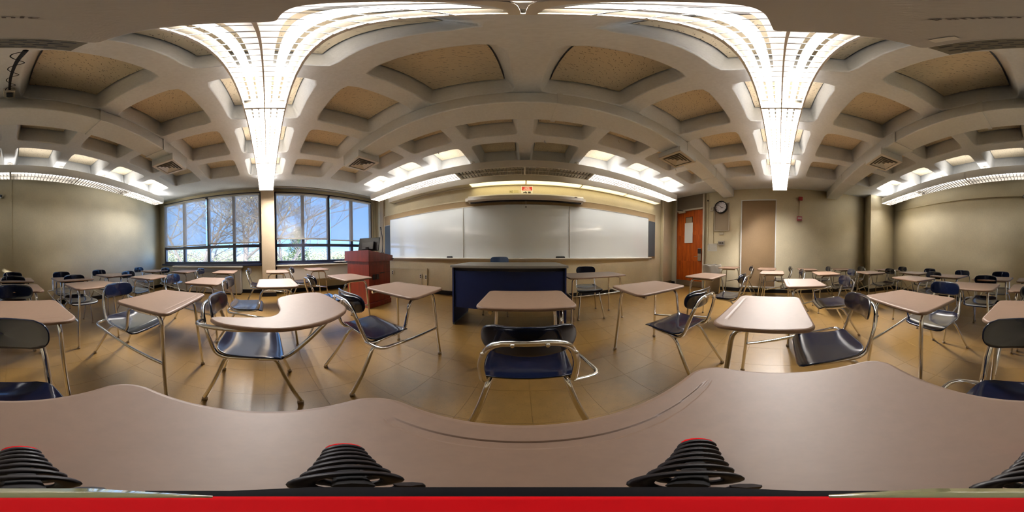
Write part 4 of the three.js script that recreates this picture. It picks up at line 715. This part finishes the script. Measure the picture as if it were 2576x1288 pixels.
// lectern with monitor and microphone
{
  const X = -2.7, F = 1.93, R = 0.12, t = thing('lectern', 'reddish wood lectern cabinet with a sloped top near the windows', 'lectern', X, F), at = (g) => move(g, X, 0, F, R);
  const body = part(t, 'cabinet', M.cherry, at(box(-0.33, 0.33, 0.1, 0.87, -0.29, 0.29, 0.006))); part(t, 'plinth', M.cherry, at(box(-0.345, 0.345, 0, 0.1, -0.305, 0.305, 0.006)));
  const head = box(-0.37, 0.37, 0.87, 1.07, -0.33, 0.33); { const q = head.attributes.position; for (let i = 0; i < q.count; i++) if (q.getY(i) > 1) q.setY(i, q.getZ(i) > 0 ? 1.075 : 0.975); head.computeVertexNormals(); } part(t, 'head', M.cherry, at(flatten(head)));
  part(t, 'drawer_gap', M.black, at(box(0.328, 0.3315, 0.648, 0.653, -0.28, 0.28)), { under: body }); part(t, 'finger_pull', M.black, at(box(0.328, 0.333, 0.636, 0.648, -0.01, 0.12, 0.002)), { under: body });
  for (const f of [-0.17, -0.08]) { const o = part(t, 'outlet_plate', M.black, at(box(0.33, 0.338, 0.53, 0.63, f - 0.033, f + 0.033, 0.004)), { under: body }); void o; }
  part(t, 'latch', M.black, at(box(0.36, 0.39, 0.905, 0.92, 0.3, 0.34)));
}
{ const t = thing('monitor', 'black computer monitor seen from behind on the lectern', 'monitor', -2.72, 1.95, 1.02), at = (g) => move(g, -2.72, 0, 1.95, 0.45);
  const lean = (g) => bent(g, (x, y, f) => [x, y, f - (y - 1.06) * -0.28]);
  part(t, 'shell', M.black, at(lean(box(-0.24, 0.24, 1.07, 1.345, -0.03, 0.0, 0.012)))); part(t, 'back_bulge', M.darkplate, at(lean(box(-0.13, 0.13, 1.1, 1.26, -0.065, -0.03, 0.01)))); part(t, 'stand', M.black, at([box(-0.03, 0.03, 1.03, 1.15, -0.07, -0.05), box(-0.11, 0.11, 1.02, 1.04, -0.12, 0.1, 0.006)])); }
{ const t = thing('microphone', 'thin black gooseneck microphone rising from the lectern', 'microphone', -2.46, 2.1, 1.0); part(t, 'base', M.black, turned([[0.001, 0.985], [0.05, 0.985], [0.045, 1.03], [0.012, 1.04]], -2.46, 2.1, 14)); part(t, 'gooseneck', M.black, bar([[-2.46, 1.03, 2.1], [-2.43, 1.25, 2.1], [-2.49, 1.5, 2.1]], 0.007, { bend: 0.2, seg: 6 })); part(t, 'capsule', M.black, bar([[-2.489, 1.49, 2.1], [-2.502, 1.545, 2.1]], 0.015, { seg: 8 })); }
// ------------------------------------------------------------------ outdoors, beyond the windows (hall metres)
const outAt = (px, r, y) => V3((px - 1288) / 2576 * TAU * r, y, -r / DEPTH);
{
  const g = new THREE.BoxGeometry(700, 0.4, 620); const lawn = mesh('lawn', g, M.lawn); lawn.position.set(-250, -5.4, -330); lawn.userData = { kind: 'structure' };
}
function limb(p, dir, len, rad, level, out, tips, bendUp) {
  const n = 5, path = [p.clone()], d = dir.clone().normalize();
  for (let i = 0; i < n; i++) { d.add(V3((rnd() - 0.5) * 0.28, (rnd() - 0.5) * 0.28 + bendUp * 0.1, (rnd() - 0.5) * 0.28)).normalize(); path.push(path[path.length - 1].clone().addScaledVector(d, len / n)); }
  out.push(sweep(path, (t) => rad * (1 - 0.5 * t), level < 2 ? 7 : 4, false));
  if (level >= 5) { tips.push(path[n]); return; }
  const kids = level === 0 ? 5 : level < 3 ? 4 : 3;
  for (let k = 0; k < kids; k++) {
    const s = level === 0 ? 0.55 + 0.45 * k / (kids - 1) : 0.35 + 0.65 * (k + rnd() * 0.5) / kids, q = path[Math.min(n, Math.round(s * n))], a = rnd() * TAU, w = 0.45 + rnd() * 0.5;
    const side = V3(Math.cos(a), 0.25 * (rnd() - 0.3), Math.sin(a)).normalize();
    limb(q, d.clone().multiplyScalar(1 - w * 0.6).addScaledVector(side, w), len * (0.58 + rnd() * 0.2), rad * 0.5 * (1 - 0.25 * s) + 0.004, level + 1, out, tips, bendUp);
  }
}
const joined = (geos) => { const P = [], N = []; for (const g0 of geos.flat(3)) { const g = g0.index ? g0.toNonIndexed() : g0; P.push(...g.attributes.position.array); N.push(...g.attributes.normal.array); } const o = new THREE.BufferGeometry(); o.setAttribute('position', new THREE.BufferAttribute(new Float32Array(P), 3)); o.setAttribute('normal', new THREE.BufferAttribute(new Float32Array(N), 3)); return o; };
function clump(points, n, size, spread) {
  const P = [];
  for (const c of points) for (let i = 0; i < n; i++) {
    const o = V3((rnd() - 0.5) * spread, (rnd() - 0.5) * spread, (rnd() - 0.5) * spread).add(c), a = V3(rnd() - 0.5, rnd() - 0.5, rnd() - 0.5).normalize().multiplyScalar(size * (0.6 + rnd() * 0.8)), b = V3(rnd() - 0.5, rnd() - 0.5, rnd() - 0.5).normalize().multiplyScalar(size * (0.5 + rnd() * 0.6));
    P.push(o.x, o.y, o.z, o.x + a.x, o.y + a.y, o.z + a.z, o.x + b.x, o.y + b.y, o.z + b.z);
  }
  const g = new THREE.BufferGeometry(); g.setAttribute('position', new THREE.Float32BufferAttribute(P, 3)); g.computeVertexNormals(); return g;
}
function tree(label, px, r, trunk, rad, lean, leaf, leafCount, spread, bendUp = 0.5) {
  const b = outAt(px, r, -5.2), t = new THREE.Group(); t.name = numbered('bare_tree'); t.position.copy(b); t.userData = { label, category: 'tree' }; scene.add(t);
  const out = [], tips = []; seed = 1000 + px;
  limb(V3(0, 0, 0), V3(lean, 1, 0), trunk, rad, 0, out, tips, bendUp);
  mesh('trunk', joined([out[0]]), M.bark, t);
  const br = mesh('branches', joined(out.slice(1)), M.bark, t); br.userData.kind = 'stuff';
  if (leaf) { const lv = mesh('leaves', clump(tips, leafCount, 0.1, spread), leaf, t); lv.userData.kind = 'stuff'; }
}
tree('tall bare tree with spreading limbs standing before the window column', 606, 12, 7.5, 0.23, 0.02, M.leafA, 2, 0.5, 0.9);
tree('budding tree whose twigs fill the window by the rear corner', 452, 11, 7.2, 0.16, 0.05, M.leafA, 9, 0.9, 0.5);
tree('slim bare tree behind the window column, twigs reaching to the lectern side', 700, 14, 7.6, 0.15, 0.1, null, 0, 0, 0.7);
{ // pine and the far tree line
  const t = new THREE.Group(); t.name = numbered('pine_tree'); const b = outAt(748, 26, -5.2); t.position.copy(b); t.userData = { label: 'small dark pine seen through the shade in front of the window column', category: 'tree' }; scene.add(t);
  mesh('trunk', joined([sweep([V3(0, 0, 0), V3(0, 5, 0), V3(0, 10.6, 0)], (u) => 0.25 * (1 - u * 0.9), 7, false)]), M.bark, t);
  const pts = []; for (let k = 0; k < 260; k++) { const h = 4 + rnd() * 6.4, w = (10.6 - h) * 0.42 + 0.4, a = rnd() * TAU; pts.push(V3(Math.cos(a) * w * rnd(), h, Math.sin(a) * w * rnd())); }
  const lv = mesh('needles', clump(pts, 14, 0.22, 0.7), M.leafB, t); lv.userData.kind = 'stuff';
  for (let k = 0; k < 13; k++) {
    const px = 392 + k * 46 + rnd() * 20, r = 50 + rnd() * 18, o = new THREE.Group(); o.name = numbered('distant_tree'); o.position.copy(outAt(px, r, -5.2)); o.userData = { label: 'pale budding tree in the far line beyond the lawn', category: 'tree', group: 'far trees beyond the lawn' }; scene.add(o);
    mesh('trunk', joined([sweep([V3(0, 0, 0), V3(0.1, 3, 0), V3(0, 6, 0)], 0.22, 6, false)]), M.bark, o);
    const H = 7 + rnd() * 2.2, pp = []; for (let i = 0; i < 90; i++) { const a = rnd() * TAU, e = Math.acos(2 * rnd() - 1), q = Math.cbrt(rnd()); pp.push(V3(Math.cos(a) * Math.sin(e) * 5 * q, H * 0.62 + Math.cos(e) * H * 0.4 * q, Math.sin(a) * Math.sin(e) * 3.5 * q)); }
    const f = mesh('foliage', clump(pp, 12, 0.55, 1.4), M.leafA, o); f.userData.kind = 'stuff';
  }
}
renderer.render(scene, camera);
